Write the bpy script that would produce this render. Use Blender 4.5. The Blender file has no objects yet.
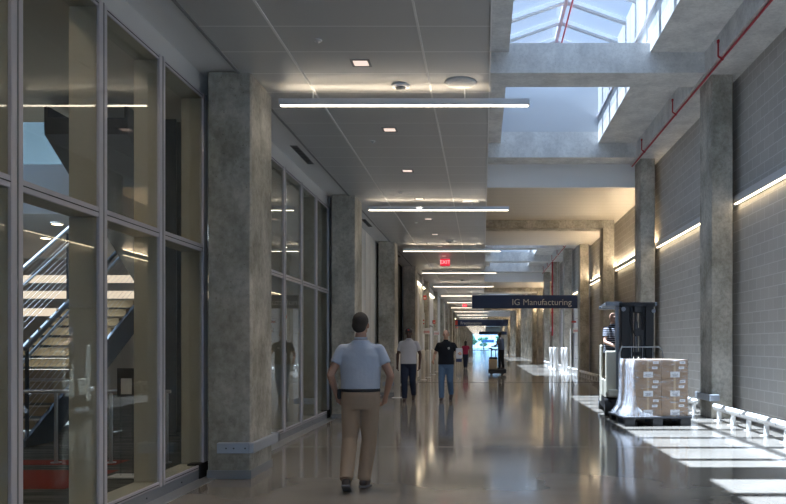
import bpy, bmesh, math, random
from mathutils import Vector, Matrix
random.seed(7)
S = bpy.context.scene
COL = S.collection
SY = 1.894
F, VX, VY, H, P = 404.0 * SY, 482.5, 345.0, 1.42, 3.52
def ZK(k): return 4.29 + P * k
YB, YE = -6.2, 105.0
ORD = ['nearest', 'second', 'third', 'fourth', 'fifth', 'sixth', 'seventh', 'eighth', 'ninth', 'tenth']

# ---------------------------------------------------------------- materials
def mat(name, col, rough=.6, metal=0, spec=.5, emit=None, es=1.0):
    m = bpy.data.materials.new(name); m.use_nodes = True
    b = m.node_tree.nodes['Principled BSDF']
    b.inputs['Base Color'].default_value = (*col, 1)
    b.inputs['Roughness'].default_value = rough
    b.inputs['Metallic'].default_value = metal
    b.inputs['Specular IOR Level'].default_value = spec
    if emit:
        b.inputs['Emission Color'].default_value = (*emit, 1); b.inputs['Emission Strength'].default_value = es
    return m
def N(m, t, **kw):
    n = m.node_tree.nodes.new(t)
    for k, v in kw.items():
        if k in n.inputs: n.inputs[k].default_value = v
        else: setattr(n, k, v)
    return n
def L(m, a, b): m.node_tree.links.new(a, b)
def geo_pos(m): return N(m, 'ShaderNodeNewGeometry').outputs['Position']
def noise(m, scale, detail=4, rough=.6, vec=None, stretch=None):
    n = N(m, 'ShaderNodeTexNoise'); n.inputs['Scale'].default_value = scale; n.inputs['Detail'].default_value = detail; n.inputs['Roughness'].default_value = rough
    v = vec or geo_pos(m)
    if stretch:
        mp = N(m, 'ShaderNodeMapping'); mp.inputs['Scale'].default_value = stretch; L(m, v, mp.inputs['Vector']); v = mp.outputs['Vector']
    L(m, v, n.inputs['Vector']); return n
def ramp(m, fac, stops):
    r = N(m, 'ShaderNodeValToRGB'); e = r.color_ramp.elements
    while len(e) < len(stops): e.new(.5)
    for el, (p, c) in zip(e, stops): el.position = p; el.color = (*c, 1)
    L(m, fac, r.inputs['Fac']); return r
def mix(m, fac, a, b, mode='MIX'):
    x = N(m, 'ShaderNodeMix'); x.data_type = 'RGBA'; x.blend_type = mode
    if isinstance(fac, (int, float)): x.inputs[0].default_value = fac
    else: L(m, fac, x.inputs[0])
    for i, v in ((6, a), (7, b)):
        if isinstance(v, tuple): x.inputs[i].default_value = (*v, 1)
        else: L(m, v, x.inputs[i])
    return x.outputs[2]
def bsdf(m): return m.node_tree.nodes['Principled BSDF']
def bump(m, h, strength=.2, dist=.01):
    b = N(m, 'ShaderNodeBump'); b.inputs['Strength'].default_value = strength; b.inputs['Distance'].default_value = dist
    L(m, h, b.inputs['Height']); L(m, b.outputs['Normal'], bsdf(m).inputs['Normal'])

def concrete(name, base, dark, seed=0, blot=.55):
    m = mat(name, base, .8, spec=.3)
    n1 = noise(m, 1.6 + seed * .1, 6, .65, stretch=(1, 1, .7)); n2 = noise(m, 14, 5, .7); n3 = noise(m, 38, 2, .6)
    r1 = ramp(m, n1.outputs['Fac'], [(.36, dark), (.5, tuple((a + b) / 2 for a, b in zip(base, dark))), (.62, base)])
    r2 = ramp(m, n2.outputs['Fac'], [(.34, (.58, .57, .54)), (.58, (1.08, 1.07, 1.05))])
    c = mix(m, blot, r1.outputs['Color'], r2.outputs['Color'], 'MULTIPLY')
    r3 = ramp(m, n3.outputs['Fac'], [(.27, (.35, .34, .32)), (.33, (1, 1, 1))])
    c = mix(m, .6, c, r3.outputs['Color'], 'MULTIPLY')
    L(m, c, bsdf(m).inputs['Base Color'])
    bump(m, n2.outputs['Fac'], .25, .01)
    return m
M = {}
M['conc'] = concrete('concrete_grey', (.60, .575, .52), (.31, .295, .25))
M['conc_l'] = concrete('concrete_cool', (.78, .78, .77), (.60, .60, .60), 3, .3)
M['ceil'] = mat('ceiling_metal_panel', (.50, .51, .52), .42, .25)
def fract_lines(m, axis, pitch, off, width):
    sep = N(m, 'ShaderNodeSeparateXYZ'); L(m, geo_pos(m), sep.inputs[0])
    a = N(m, 'ShaderNodeMath', operation='SUBTRACT'); L(m, sep.outputs[axis], a.inputs[0]); a.inputs[1].default_value = off
    b = N(m, 'ShaderNodeMath', operation='DIVIDE'); L(m, a.outputs[0], b.inputs[0]); b.inputs[1].default_value = pitch
    c = N(m, 'ShaderNodeMath', operation='FRACT'); L(m, b.outputs[0], c.inputs[0])
    d = N(m, 'ShaderNodeMath', operation='LESS_THAN'); L(m, c.outputs[0], d.inputs[0]); d.inputs[1].default_value = width / pitch
    return d.outputs[0]
ln = fract_lines(M['ceil'], 1, .32 * SY, 3.658 * SY, .016)
L(M['ceil'], mix(M['ceil'], ln, (.54, .55, .56), (.80, .81, .82)), bsdf(M['ceil']).inputs['Base Color'])
nn = noise(M['ceil'], .8, 2, .5); rr = N(M['ceil'], 'ShaderNodeMapRange'); rr.inputs['To Min'].default_value = .28; rr.inputs['To Max'].default_value = .38
L(M['ceil'], nn.outputs['Fac'], rr.inputs['Value']); L(M['ceil'], rr.outputs[0], bsdf(M['ceil']).inputs['Roughness'])
M['tan'] = mat('ceiling_tan_plank', (.64, .60, .53), .45, .1)
ln = fract_lines(M['tan'], 1, .30 * SY, 0, .014)
L(M['tan'], mix(M['tan'], ln, (.64, .60, .53), (.42, .37, .30)), bsdf(M['tan']).inputs['Base Color'])
M['white'] = mat('white_paint', (.80, .81, .82), .55)
M['endw'] = mat('well_end_paint', (.58, .60, .63), .55)
M['soffit'] = mat('soffit_paint', (.68, .69, .70), .5)
M['well'] = mat('white_metal_cladding', (.85, .85, .84), .5)
ln = fract_lines(M['well'], 1, .44 * SY, .1, .026)
L(M['well'], mix(M['well'], ln, (.52, .53, .53), (.22, .23, .25)), bsdf(M['well']).inputs['Base Color'])
M['joint'] = mat('white_joint', (.8, .8, .8), .4)
M['dark'] = mat('dark_metal', (.035, .037, .042), .45, .3)
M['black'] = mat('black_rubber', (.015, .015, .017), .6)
M['frame'] = mat('anodised_frame', (.62, .60, .65), .4, .25)
M['fin'] = mat('olive_fin', (.36, .33, .255), .6, .0)
nf = noise(M['fin'], 120, 2); L(M['fin'], ramp(M['fin'], nf.outputs['Fac'], [(.3, (.46, .42, .33)), (.7, (.53, .49, .39))]).outputs['Color'], bsdf(M['fin']).inputs['Base Color'])
M['kick'] = mat('grey_kick_plate', (.30, .32, .36), .4, .4)
M['strip'] = mat('steel_floor_strip', (.42, .43, .45), .3, .5)
M['steel'] = mat('brushed_steel', (.62, .64, .68), .3, .9)
M['guard'] = mat('galvanised_guard', (.42, .46, .52), .4, .4)
M['base'] = mat('rubber_base', (.26, .27, .28), .5)
M['bump'] = mat('white_bumper_paint', (.82, .83, .84), .35)
M['ring'] = mat('grey_ring', (.28, .30, .32), .5)
M['boll'] = mat('cream_bollard', (.66, .63, .57), .4)
M['bollw'] = mat('white_bollard', (.82, .82, .82), .4)
M['red'] = mat('red_pipe_paint', (.42, .03, .04), .4)
M['blue'] = mat('navy_sign', (.012, .036, .13), .5)
M['letter'] = mat('sign_lettering', (.62, .66, .72), .5)
M['redsign'] = mat('red_sign', (.65, .05, .03), .5)
M['lampw'] = mat('lamp_housing', (.66, .68, .72), .4, .3)
M['lamp'] = mat('lamp_diffuser', (.9, .85, .75), .5, emit=(1, .86, .68), es=5)
M['lampup'] = mat('lamp_uplight', (.9, .85, .75), .5, emit=(1, .82, .60), es=8)
M['lampwall'] = mat('wall_lamp_diffuser', (.9, .85, .75), .5, emit=(1, .80, .52), es=5)
M['lampup2'] = mat('wall_uplight', (.9, .85, .75), .5, emit=(1, .78, .52), es=26)
M['down'] = mat('downlight_glow', (.9, .8, .7), .5, emit=(1, .76, .66), es=.5)
M['exit'] = mat('exit_red_glow', (.7, .03, .05), .5, emit=(1, .03, .07), es=.35)
M['exitl'] = mat('exit_letter_glow', (.9, .3, .3), .5, emit=(1, .35, .35), es=.9)
# block wall
m = M['cmu'] = mat('block_wall', (.5, .48, .44), .85, spec=.3)
sep = N(m, 'ShaderNodeSeparateXYZ'); L(m, geo_pos(m), sep.inputs[0])
cmb = N(m, 'ShaderNodeCombineXYZ'); L(m, sep.outputs[1], cmb.inputs[0]); L(m, sep.outputs[2], cmb.inputs[1])
br = N(m, 'ShaderNodeTexBrick'); br.offset = .5
for k, v in (('Scale', 1.0), ('Mortar Size', .0085), ('Mortar Smooth', .2), ('Bias', 0), ('Brick Width', .405), ('Row Height', .203)): br.inputs[k].default_value = v
br.inputs['Color1'].default_value = (.55, .53, .50, 1); br.inputs['Color2'].default_value = (.50, .48, .455, 1); br.inputs['Mortar'].default_value = (.68, .67, .65, 1)
L(m, cmb.outputs[0], br.inputs['Vector'])
n2 = noise(m, 60, 3, .7)
L(m, mix(m, .5, br.outputs['Color'], ramp(m, n2.outputs['Fac'], [(.3, (.7, .7, .7)), (.7, (1.15, 1.15, 1.15))]).outputs['Color'], 'MULTIPLY'), bsdf(m).inputs['Base Color'])
bump(m, br.outputs['Fac'], -.4, .006)
# polished floor
m = M['floor'] = mat('polished_concrete', (.3, .28, .26), .12, spec=.6)
n1 = noise(m, .7, 3, .5); n2 = noise(m, 2.5, 2, .5)
r1 = ramp(m, n1.outputs['Fac'], [(.3, (.195, .176, .152)), (.7, (.285, .262, .232))])
r2 = ramp(m, n2.outputs['Fac'], [(.3, (.88, .88, .88)), (.7, (1.08, 1.08, 1.08))])
L(m, mix(m, .5, r1.outputs['Color'], r2.outputs['Color'], 'MULTIPLY'), bsdf(m).inputs['Base Color'])
mr = N(m, 'ShaderNodeMapRange'); mr.inputs['To Min'].default_value = .07; mr.inputs['To Max'].default_value = .13
L(m, n1.outputs['Fac'], mr.inputs['Value']); L(m, mr.outputs[0], bsdf(m).inputs['Roughness'])
# carpet
m = M['carpet'] = mat('grey_striped_carpet', (.1, .1, .09), .95, spec=.1)
n1 = noise(m, 3, 3, .6, stretch=(.35, 4, 1)); n2 = noise(m, 90, 2)
L(m, mix(m, .5, ramp(m, n1.outputs['Fac'], [(.38, (.035, .04, .037)), (.5, (.085, .088, .08)), (.62, (.16, .155, .14))]).outputs['Color'], ramp(m, n2.outputs['Fac'], [(.3, (.6, .6, .6)), (.7, (1.3, 1.3, 1.3))]).outputs['Color'], 'MULTIPLY'), bsdf(m).inputs['Base Color'])
M['redcarpet'] = mat('red_carpet', (.28, .035, .02), .95, spec=.1)
def glassmat(name, tint, ior, rough=0.0):
    m = bpy.data.materials.new(name); m.use_nodes = True; nt = m.node_tree; nt.nodes.clear()
    o = N(m, 'ShaderNodeOutputMaterial'); t = N(m, 'ShaderNodeBsdfTransparent'); g = N(m, 'ShaderNodeBsdfGlossy'); x = N(m, 'ShaderNodeMixShader')
    ge = N(m, 'ShaderNodeNewGeometry'); dt = N(m, 'ShaderNodeVectorMath', operation='DOT_PRODUCT'); L(m, ge.outputs['Normal'], dt.inputs[0]); L(m, ge.outputs['Incoming'], dt.inputs[1])
    ab = N(m, 'ShaderNodeMath', operation='ABSOLUTE'); L(m, dt.outputs['Value'], ab.inputs[0]); s1 = N(m, 'ShaderNodeMath', operation='SUBTRACT'); s1.inputs[0].default_value = 1; L(m, ab.outputs[0], s1.inputs[1])
    pw = N(m, 'ShaderNodeMath', operation='POWER'); L(m, s1.outputs[0], pw.inputs[0]); pw.inputs[1].default_value = 5
    f0 = ((ior - 1) / (ior + 1)) ** 2; ma = N(m, 'ShaderNodeMath', operation='MULTIPLY_ADD'); L(m, pw.outputs[0], ma.inputs[0]); ma.inputs[1].default_value = 1 - f0; ma.inputs[2].default_value = f0; f = ma
    t.inputs['Color'].default_value = (*tint, 1); g.inputs['Roughness'].default_value = rough
    L(m, f.outputs[0], x.inputs[0]); L(m, t.outputs[0], x.inputs[1]); L(m, g.outputs[0], x.inputs[2]); L(m, x.outputs[0], o.inputs['Surface'])
    return m
M['glass'] = glassmat('window_glass', (.93, .95, .94), 1.38)
M['roofglass'] = glassmat('skylight_glass', (.95, .97, .98), 1.25)
M['tinted'] = glassmat('tinted_glass', (.50, .60, .68), 1.45)
M['acrylic'] = glassmat('clear_acrylic', (.9, .92, .93), 1.45)

# ---------------------------------------------------------------- mesh helpers
class B:
    def __init__(s): s.v = []; s.f = []; s.m = []; s.sm = []
    def add(s, vs, fs, mi=0, smooth=False):
        o = len(s.v); s.v += [tuple(v) for v in vs]; s.f += [tuple(i + o for i in f) for f in fs]; s.m += [mi] * len(fs); s.sm += [smooth] * len(fs); return s
    def box(s, x0, x1, y0, y1, z0, z1, mi=0, M4=None):
        vs = [Vector((x, y, z)) for x in (x0, x1) for y in (y0, y1) for z in (z0, z1)]
        if M4: vs = [M4 @ v for v in vs]
        return s.add(vs, [(0, 1, 3, 2), (4, 6, 7, 5), (0, 4, 5, 1), (2, 3, 7, 6), (0, 2, 6, 4), (1, 5, 7, 3)], mi)
    def bev(s, x0, x1, y0, y1, z0, z1, r=.01, mi=0, M4=None, seg=1):
        bm = bmesh.new(); bmesh.ops.create_cube(bm, size=1)
        for v in bm.verts: v.co = Vector((x0 + (v.co.x + .5) * (x1 - x0), y0 + (v.co.y + .5) * (y1 - y0), z0 + (v.co.z + .5) * (z1 - z0)))
        bmesh.ops.bevel(bm, geom=bm.edges[:], offset=r, segments=seg, profile=.5, affect='EDGES')
        bm.verts.index_update()
        vs = [M4 @ v.co if M4 else v.co.copy() for v in bm.verts]; fs = [[v.index for v in f.verts] for f in bm.faces]; bm.free()
        return s.add(vs, fs, mi)
    def tube(s, a, b, r0, r1=None, n=12, mi=0, caps=True, smooth=True):
        a = Vector(a); b = Vector(b); r1 = r0 if r1 is None else r1
        d = (b - a).normalized(); u = d.orthogonal().normalized(); w = d.cross(u)
        vs = []; 
        for p, r in ((a, r0), (b, r1)):
            for i in range(n):
                t = 2 * math.pi * i / n; vs.append(p + u * math.cos(t) * r + w * math.sin(t) * r)
        s.add(vs, [(i, (i + 1) % n, n + (i + 1) % n, n + i) for i in range(n)], mi, smooth)
        if caps: s.add(vs, [tuple(range(n))[::-1], tuple(range(n, 2 * n))], mi)
        return s
    def path(s, pts, r, n=8, mi=0):
        for a, b in zip(pts, pts[1:]): s.tube(a, b, r, n=n, mi=mi)
        for p in pts[1:-1]: s.ball(p, (r, r, r), n=n, mi=mi)
        return s
    def ball(s, c, r, n=14, mi=0, rot=None):
        c = Vector(c); vs = []; k = max(5, n // 2)
        for i in range(1, k):
            for j in range(n):
                a = math.pi * i / k; b = 2 * math.pi * j / n
                v = Vector((r[0] * math.sin(a) * math.cos(b), r[1] * math.sin(a) * math.sin(b), r[2] * math.cos(a)))
                vs.append(c + (rot @ v if rot else v))
        t = Vector((0, 0, r[2])); vs += [c + (rot @ t if rot else t), c - (rot @ t if rot else t)]
        fs = [(i * n + j, (i + 1) * n + j, (i + 1) * n + (j + 1) % n, i * n + (j + 1) % n) for i in range(k - 2) for j in range(n)]
        T = len(vs) - 2
        fs += [(T, j, (j + 1) % n) for j in range(n)] + [(T + 1, (k - 2) * n + (j + 1) % n, (k - 2) * n + j) for j in range(n)]
        return s.add(vs, fs, mi, True)
    def rings(s, rs, n=20, mi=0):   # rs: list of (center, rx, ry) horizontal ellipses
        vs = []
        for c, rx, ry in rs:
            for i in range(n):
                t = 2 * math.pi * i / n; vs.append((c[0] + rx * math.cos(t), c[1] + ry * math.sin(t), c[2]))
        s.add(vs, [(k * n + i, k * n + (i + 1) % n, (k + 1) * n + (i + 1) % n, (k + 1) * n + i) for k in range(len(rs) - 1) for i in range(n)] + [tuple(range(n))[::-1], tuple(range((len(rs) - 1) * n, len(rs) * n))], mi, True)
        return s
    def lathe(s, c, prof, n=20, mi=0): return s.rings([((c[0], c[1], c[2] + z), r, r) for r, z in prof], n, mi)
    def prism(s, poly, axis, a, b, mi=0):  # poly in the other two axes
        def P3(u, v, w):
            return {0: (w, u, v), 1: (u, w, v), 2: (u, v, w)}[axis]
        n = len(poly); vs = [P3(u, v, a) for u, v in poly] + [P3(u, v, b) for u, v in poly]
        return s.add(vs, [tuple(range(n))[::-1], tuple(range(n, 2 * n))] + [(i, (i + 1) % n, n + (i + 1) % n, n + i) for i in range(n)], mi)
    def mesh(s, name):
        me = bpy.data.meshes.new(name); me.from_pydata(s.v, [], s.f)
        me.polygons.foreach_set('material_index', s.m); me.polygons.foreach_set('use_smooth', s.sm)
        bm = bmesh.new(); bm.from_mesh(me); bmesh.ops.recalc_face_normals(bm, faces=bm.faces); bm.to_mesh(me); bm.free()
        return me
    def obj(s, name, ms, parent=None, loc=None):
        me = s.mesh(name)
        for x in (ms if isinstance(ms, (list, tuple)) else [ms]): me.materials.append(M[x] if isinstance(x, str) else x)
        o = bpy.data.objects.new(name, me); COL.objects.link(o)
        if parent: o.parent = parent
        if loc: o.location = loc
        return o
def tag(o, label=None, cat=None, group=None, kind=None):
    for k, v in (('label', label), ('category', cat), ('group', group), ('kind', kind)):
        if v: o[k] = v
    return o
def empty(name, loc=(0, 0, 0), rz=0):
    o = bpy.data.objects.new(name, None); o.location = loc; o.rotation_euler = (0, 0, rz); o.empty_display_size = .1; COL.objects.link(o); return o
def thing(name, loc, label, cat, group=None, rz=0): return tag(empty(name, loc, rz), label, cat, group)
def struct(name, b, ms, parent=None):
    o = b.obj(name, ms, parent)
    if not parent: o['kind'] = 'structure'
    return o
def kids(o): return [c for c in bpy.data.objects if c.parent == o]
class Proto:
    def __init__(s, root): s.root = root; s.tree = s._t(root); s.used = False
    def _t(s, o): return [(c, s._t(c)) for c in kids(o)]
    def place(s, loc, label=None, group=None, rz=None):
        if not s.used: s.used = True; r = s.root
        else:
            r = s.root.copy(); COL.objects.link(r); s._c(s.tree, r)
        r.location = loc
        if rz is not None: r.rotation_euler = (0, 0, rz)
        if label: r['label'] = label
        if group: r['group'] = group
        return r
    def _c(s, tree, parent):
        for c, sub in tree:
            d = c.copy(); COL.objects.link(d); d.parent = parent; s._c(sub, d)
def text(body, size, parent, name, ms, loc, rot, align='LEFT', ext=.004):
    cu = bpy.data.curves.new(name, 'FONT'); cu.body = body; cu.size = size; cu.extrude = ext; cu.align_x = align
    t = bpy.data.objects.new(name, cu); COL.objects.link(t)
    dg = bpy.context.evaluated_depsgraph_get(); me = bpy.data.meshes.new_from_object(t.evaluated_get(dg))
    bpy.data.objects.remove(t)
    me.materials.clear(); me.materials.append(M[ms]); o = bpy.data.objects.new(name, me); COL.objects.link(o)
    o.parent = parent; o.location = loc; o.rotation_euler = rot; return o

# ================================================================ SETTING
struct('floor', B().box(-3.1, 5.2, YB, YE + .3, -.25, 0), 'floor')
struct('floor', B().box(-14.6, -3.1, -1.5, 14.4, -.25, 0), 'carpet')
struct('floor_joint', B().box(-2.83, 4.98, 15.28, 15.34, 0, .004), 'dark')
struct('floor_joint', B().box(-2.83, 4.98, 5.62, 5.63, 0, .001), 'base')
struct('floor_strip', B().box(-3.0, -2.83, YB, 14.85, 0, .006), 'strip')
struct('wall_right', B().box(5.0, 5.25, YB, YE, 0, 6.66), 'cmu')
struct('wall_back', B().box(-3.1, 5.25, YB - .2, YB, 4.31, 7.4), 'white')
w = tag(empty('window_6', (0, YB, 0)), kind='structure')  # unseen glazing added behind the camera so daylight brightens the near end
B().box(-3.1, 5.2, -.11, -.1, 0, 4.31).obj('pane', 'tinted', w)
for x in [-3.05 + i * 1.37 for i in range(7)]: B().box(x - .035, x + .035, -.16, -.05, 0, 4.31).obj('mullion', 'frame', w)
struct('ceiling', B().box(-2.57, .07, YB, YE, 4.31, 4.36), 'ceil')
struct('ceiling_trim', B().box(-1.922, -1.902, YB, YE, 4.298, 4.31).box(-.595, -.575, YB, YE, 4.298, 4.31), 'joint')
struct('ceiling_trim', B().box(-2.60, -2.57, YB, YE, 4.30, 4.36), 'base')
struct('ceiling_trim', B().box(.07, .085, YB, YE, 4.295, 4.40), 'joint')
struct('ceiling_soffit', B().box(-3.1, -2.605, YB, YE, 4.335, 4.40), 'soffit')
struct('wall_fascia', B().box(.02, .069, YB, YE, 4.36, 7.1), 'ceil')
struct('roof_slab', B().box(-15, .02, YB, 5.6, 7.4, 7.6).box(-15, .02, 11.9, YE, 7.4, 7.6).box(-7.6, .02, 5.6, 11.9, 7.4, 7.6).box(-15, -14.0, 5.6, 11.9, 7.4, 7.6), 'dark')
struct('skylight_window', B().box(-14.0, -7.6, 5.6, 11.9, 7.5, 7.512), 'roofglass')
struct('wall_fascia', B().box(-3.1, -3.02, YB, YE, 4.12, 4.335), 'soffit')
# concrete frame
for k in range(-2, 29):
    y = ZK(k)
    b = B().bev(-2.92, -2.46, y, y + .43, 0, 4.33, .012); struct('column', b, 'conc')
    b = B().bev(4.43, 4.84, y, y + .43, 0, 6.66, .012); struct('column', b, 'conc')
    b = B().box(-2.925, -2.453, y - .006, y + .436, 0, .09); struct('column_base_trim', b, 'base')
struct('wall_girder_beam', B().box(4.3, 5.05, YB, YE, 6.65, 7.12), 'conc_l')
tan_ends = []
for mth in range(-1, 6):
    y0, y1 = .77 + 17.6 * mth, 11.33 + 17.6 * mth          # skylight zone between outer faces of end beams
    if y0 > YE - 3: break
    if mth >= 0:
        for j, yy in enumerate((y0, y0 + P, y0 + 2 * P, y1)):
            if yy < YB or yy > YE: continue
            top = 7.73 if j in (0, 3) else 7.26
            struct('cross_beam', B().box(.07, 4.31, yy, yy + .43, 6.68, top), 'conc_l')
        ye = min(y1 + .43, YE)
        struct('roof_slab', B().box(.07, .51, y0, ye, 7.08, 7.4), 'conc_l')
        struct('roof_slab', B().box(3.24, 5.25, y0, ye, 7.08, 7.4), 'conc_l')
        w = B().box(3.24, 3.36, y0 + .43, y1, 7.4, 8.8); w.box(3.20, 3.24, y0 + .43, y1, 7.78, 7.84, 1)
        struct('wall_skylight_right', w, ['well', 'frame'])
        struct('wall_skylight_left', B().box(.38, .51, y0 + .43, y1, 7.4, 8.8), 'well')
        gp = [(.38, 7.4), (3.36, 7.4), (3.36, 8.75), (1.875, 9.24), (.38, 8.75)]
        struct('wall_skylight_end', B().prism(gp, 1, y1 - .003, y1 + .14), 'endw')
        struct('wall_skylight_end', B().prism(gp, 1, y0 + .3, y0 + .42), 'endw')
        # the skylight itself
        sk = tag(empty('skylight_window', (0, 0, 0)), kind='structure')
        g = B()
        g.prism([(.42, 8.74), (1.875, 9.25), (1.875, 9.262), (.42, 8.752)], 1, y0 + .43, y1)
        g.prism([(3.33, 8.74), (1.875, 9.25), (1.875, 9.262), (3.33, 8.752)], 1, y0 + .43, y1)
        g.obj('pane', 'roofglass', sk)
        B().box(1.835, 1.915, y0 + .43, y1, 9.12, 9.245).obj('ridge_beam', 'frame', sk)
        n = 17; first = None
        for i in range(n):
            yy = y0 + .74 + i * .5867
            r = B()
            for dx in (-.05, .022):
                r.prism([(.44, 8.66), (1.84, 9.15), (1.84, 9.24), (.44, 8.745)], 1, yy + dx, yy + dx + .028)
                r.prism([(3.31, 8.66), (1.91, 9.15), (1.91, 9.24), (3.31, 8.745)], 1, yy + dx, yy + dx + .028)
            r.prism([(.44, 8.64), (1.84, 9.13), (1.84, 9.15), (.44, 8.66)], 1, yy - .03, yy + .03)
            r.prism([(3.31, 8.64), (1.91, 9.13), (1.91, 9.15), (3.31, 8.66)], 1, yy - .03, yy + .03)
            r.obj('rafter', 'lampw', sk)
        if mth <= 1:
            pp = thing('sprinkler_pipe', (1.99, y0, 9.02), ['red sprinkler pipe under the ridge of the nearest skylight', 'red sprinkler pipe under the ridge of the second skylight'][mth], 'pipe')
            B().tube((0, .43, 0), (0, y1 - y0, 0), .022).obj('pipe_run', 'red', pp)
            for i in range(4): B().tube((0, 1.6 + i * 2.8, 0), (-.05, 1.6 + i * 2.8, .16), .008).obj('hanger', 'red', pp)
    # tan ceiling zone after this skylight
    t0, t1 = y1 + .43, min(y1 + 7.3, YE)
    t0 = max(t0, YB)
    if t1 <= t0: continue
    struct('ceiling', B().box(.07, 5.0, t0 + .06, t1 - .06, 6.012, 6.08), 'tan')
    struct('ceiling_fascia', B().box(.07, 5.0, t0, t0 + .06, 6.01, 6.9).box(.07, 5.0, t1 - .06, t1, 6.01, 6.9), 'white')
    struct('roof_slab', B().box(.07, 5.25, t0, t1 + .2, 7.08, 7.4), 'conc_l')
    yy = y1 + P
    if YB < yy < YE: struct('cross_beam', B().bev(.07, 4.43, yy, yy + .43, 5.72, 6.02, .01), 'conc')
struct('wall_end', B().box(-3.1, 5.25, YE, YE + .25, 4.3, 7.5), 'white')

# red fire pipe on the girder
for q in range(3):
  q0, q1 = .8 + 17.6 * q, 11.74 + 17.6 * q
  fp = thing('sprinkler_pipe', (4.35, 0, 6.61), 'red fire pipe under the right concrete girder, below the %s skylight' % ORD[q], 'pipe')
  B().tube((0, q0, 0), (0, q1, 0), .022).obj('pipe_run', 'red', fp)
  for i in range(6):
    yy = q0 + 1.25 + i * 1.76
    B().tube((0, yy, 0), (-.075, yy, .05), .014, n=8).tube((-.075, yy, .05), (-.075, yy, .34), .014, n=8).ball((0, yy, .0), (.032, .032, .032)).tube((-.075, yy, .30), (-.075, yy, .34), .024, n=8).obj('upright', 'red', fp)
dp = thing('sprinkler_pipe', (4.36, 25.2, 0), 'vertical red standpipe beside a far right column', 'pipe')
B().tube((0, 0, 2.0), (0, 0, 6.6), .05).obj('pipe_run', 'red', dp)
for z in (3.4, 5.0): B().tube((0, 0, z), (0, 0, z + .1), .07).obj('coupling', 'red', dp)

# ---- left glazed fronts
def glazed(idx, y0, y1, first_m):
    w = tag(empty('window_%d' % idx, (0, y0, 0)), kind='structure')
    def bx(name, ms, *a): return B().box(a[0], a[1], a[2] - y0, a[3] - y0, a[4], a[5]).obj(name, ms, w)
    for (z0, z1, nm) in ((.10, .15, 'sill_frame'), (2.42, 2.50, 'transom'), (4.07, 4.12, 'head_frame')):
        b = B().bev(-3.02, -3.0, 0, y1 - y0, z0, z1, .004); b.box(-3.245, -3.02, 0, y1 - y0, z0 + .008, z1 - .008, 2)
        b.box(-3.01, -2.996, 0, y1 - y0, z0 + .035 if nm == 'transom' else z0 + .02, z0 + .042 if nm == 'transom' else z0 + .026, 1)
        b.obj(nm, ['frame', 'dark', 'fin'], w)
    ys = []; y = first_m
    while y > y0 + .1: ys.append(y); y -= .59
    for y in ys + [y1 - .04 if y1 - ys[0] > .3 else y0 + .04]:
        b = B().bev(-3.02, -2.99, y - .033 - y0, y + .033 - y0, .1, 4.12, .004); b.box(-2.992, -2.986, y - .005 - y0, y + .003 - y0, .1, 4.12, 1)
        b.obj('mullion', ['frame', 'base'], w)
        B().box(-3.235, -3.022, y - .03 - y0, y + .03 - y0, .15, 2.42).box(-3.235, -3.022, y - .03 - y0, y + .03 - y0, 2.5, 4.07).obj('fin', 'fin', w)
    B().box(-3.018, -3.010, 0, y1 - y0, .15, 4.07).obj('pane', 'glass', w)
    b = B().box(-3.10, -3.0, 0, y1 - y0 - .14, 0, .10); b.box(-3.12, -2.985, y1 - y0 - .14, y1 - y0 - .02, 0, .16, 1)
    for i in range(8): b.ball((-3.0, .2 + i * .42, .05), (.004, .008, .008), n=8, mi=1)
    b.obj('kick_plate', ['kick', 'black'], w)
for i, k in enumerate((0, 1, -1, -2)):
    y1 = ZK(k); y0 = y1 - P
    if k == 0: y0 = ZK(-1) 
    glazed(i + 1, y0 + (.12 if k != 0 else .12), y1 + .12, y1 - .51)

# ---- left walls further on
b = B().box(-3.1, -3.0, ZK(1) + .12, ZK(2) + .2, 0, 4.34)
for y in (8.9, 9.6, 10.3, 10.75): b.box(-3.0, -2.985, y, y + .05, .1, 4.34)
struct('wall_left_panel', b, 'white')
struct('wall_left_recess_shade', B().box(-3.3, -3.0, ZK(2) + .2, ZK(3) + .2, 0, 4.34), 'black')  # solid panel; the dark of the recess is put into its black colour
struct('wall_left', B().box(-3.1, -2.66, ZK(3) + .2, YE, 0, 4.34), 'white')
struct('wall_left_pilaster', B().bev(-2.66, -2.52, 17.0, 17.18, 0, 4.3, .01), 'soffit')
struct('baseboard_left', B().box(-2.665, -2.64, ZK(3) + .45, YE, 0, .1), 'base')
for i, y in enumerate((17.3, 20.2, 27.0)):
    d = tag(empty('door_%d' % (i + 1), (-2.66, y, 0)), kind='structure')
    B().bev(-.02, .03, 0, 1.1, 0, 2.35, .006).obj('leaf', 'white', d)
    B().box(-.02, .045, -.06, 0, 0, 2.42).box(-.02, .045, 1.1, 1.16, 0, 2.42).box(-.02, .045, -.06, 1.16, 2.36, 2.42).obj('frame', 'base', d)
    B().tube((.03, .1, 1.02), (.09, .1, 1.02), .012).tube((.08, .1, 1.02), (.08, .22, 1.02), .012).obj('handle', 'steel', d)
for i, (y, yl) in enumerate(((18.85, 2.9), (22.35, 2.9))):
    d = tag(empty('door_%d' % (i + 4), (5.0, y, 0)), kind='structure')
    b = B().box(-.05, -.0, 0, yl, 0, 3.5)
    for z in (.7, 1.4, 2.1, 2.8): b.box(-.056, -.05, 0, yl, z, z + .015, 1)
    b.obj('leaf', ['white', 'base'], d)
    B().box(-.08, 0, -.08, 0, 0, 3.6).box(-.08, 0, yl, yl + .08, 0, 3.6).box(-.08, 0, -.08, yl + .08, 3.5, 3.6).obj('frame', 'frame', d)

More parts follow.
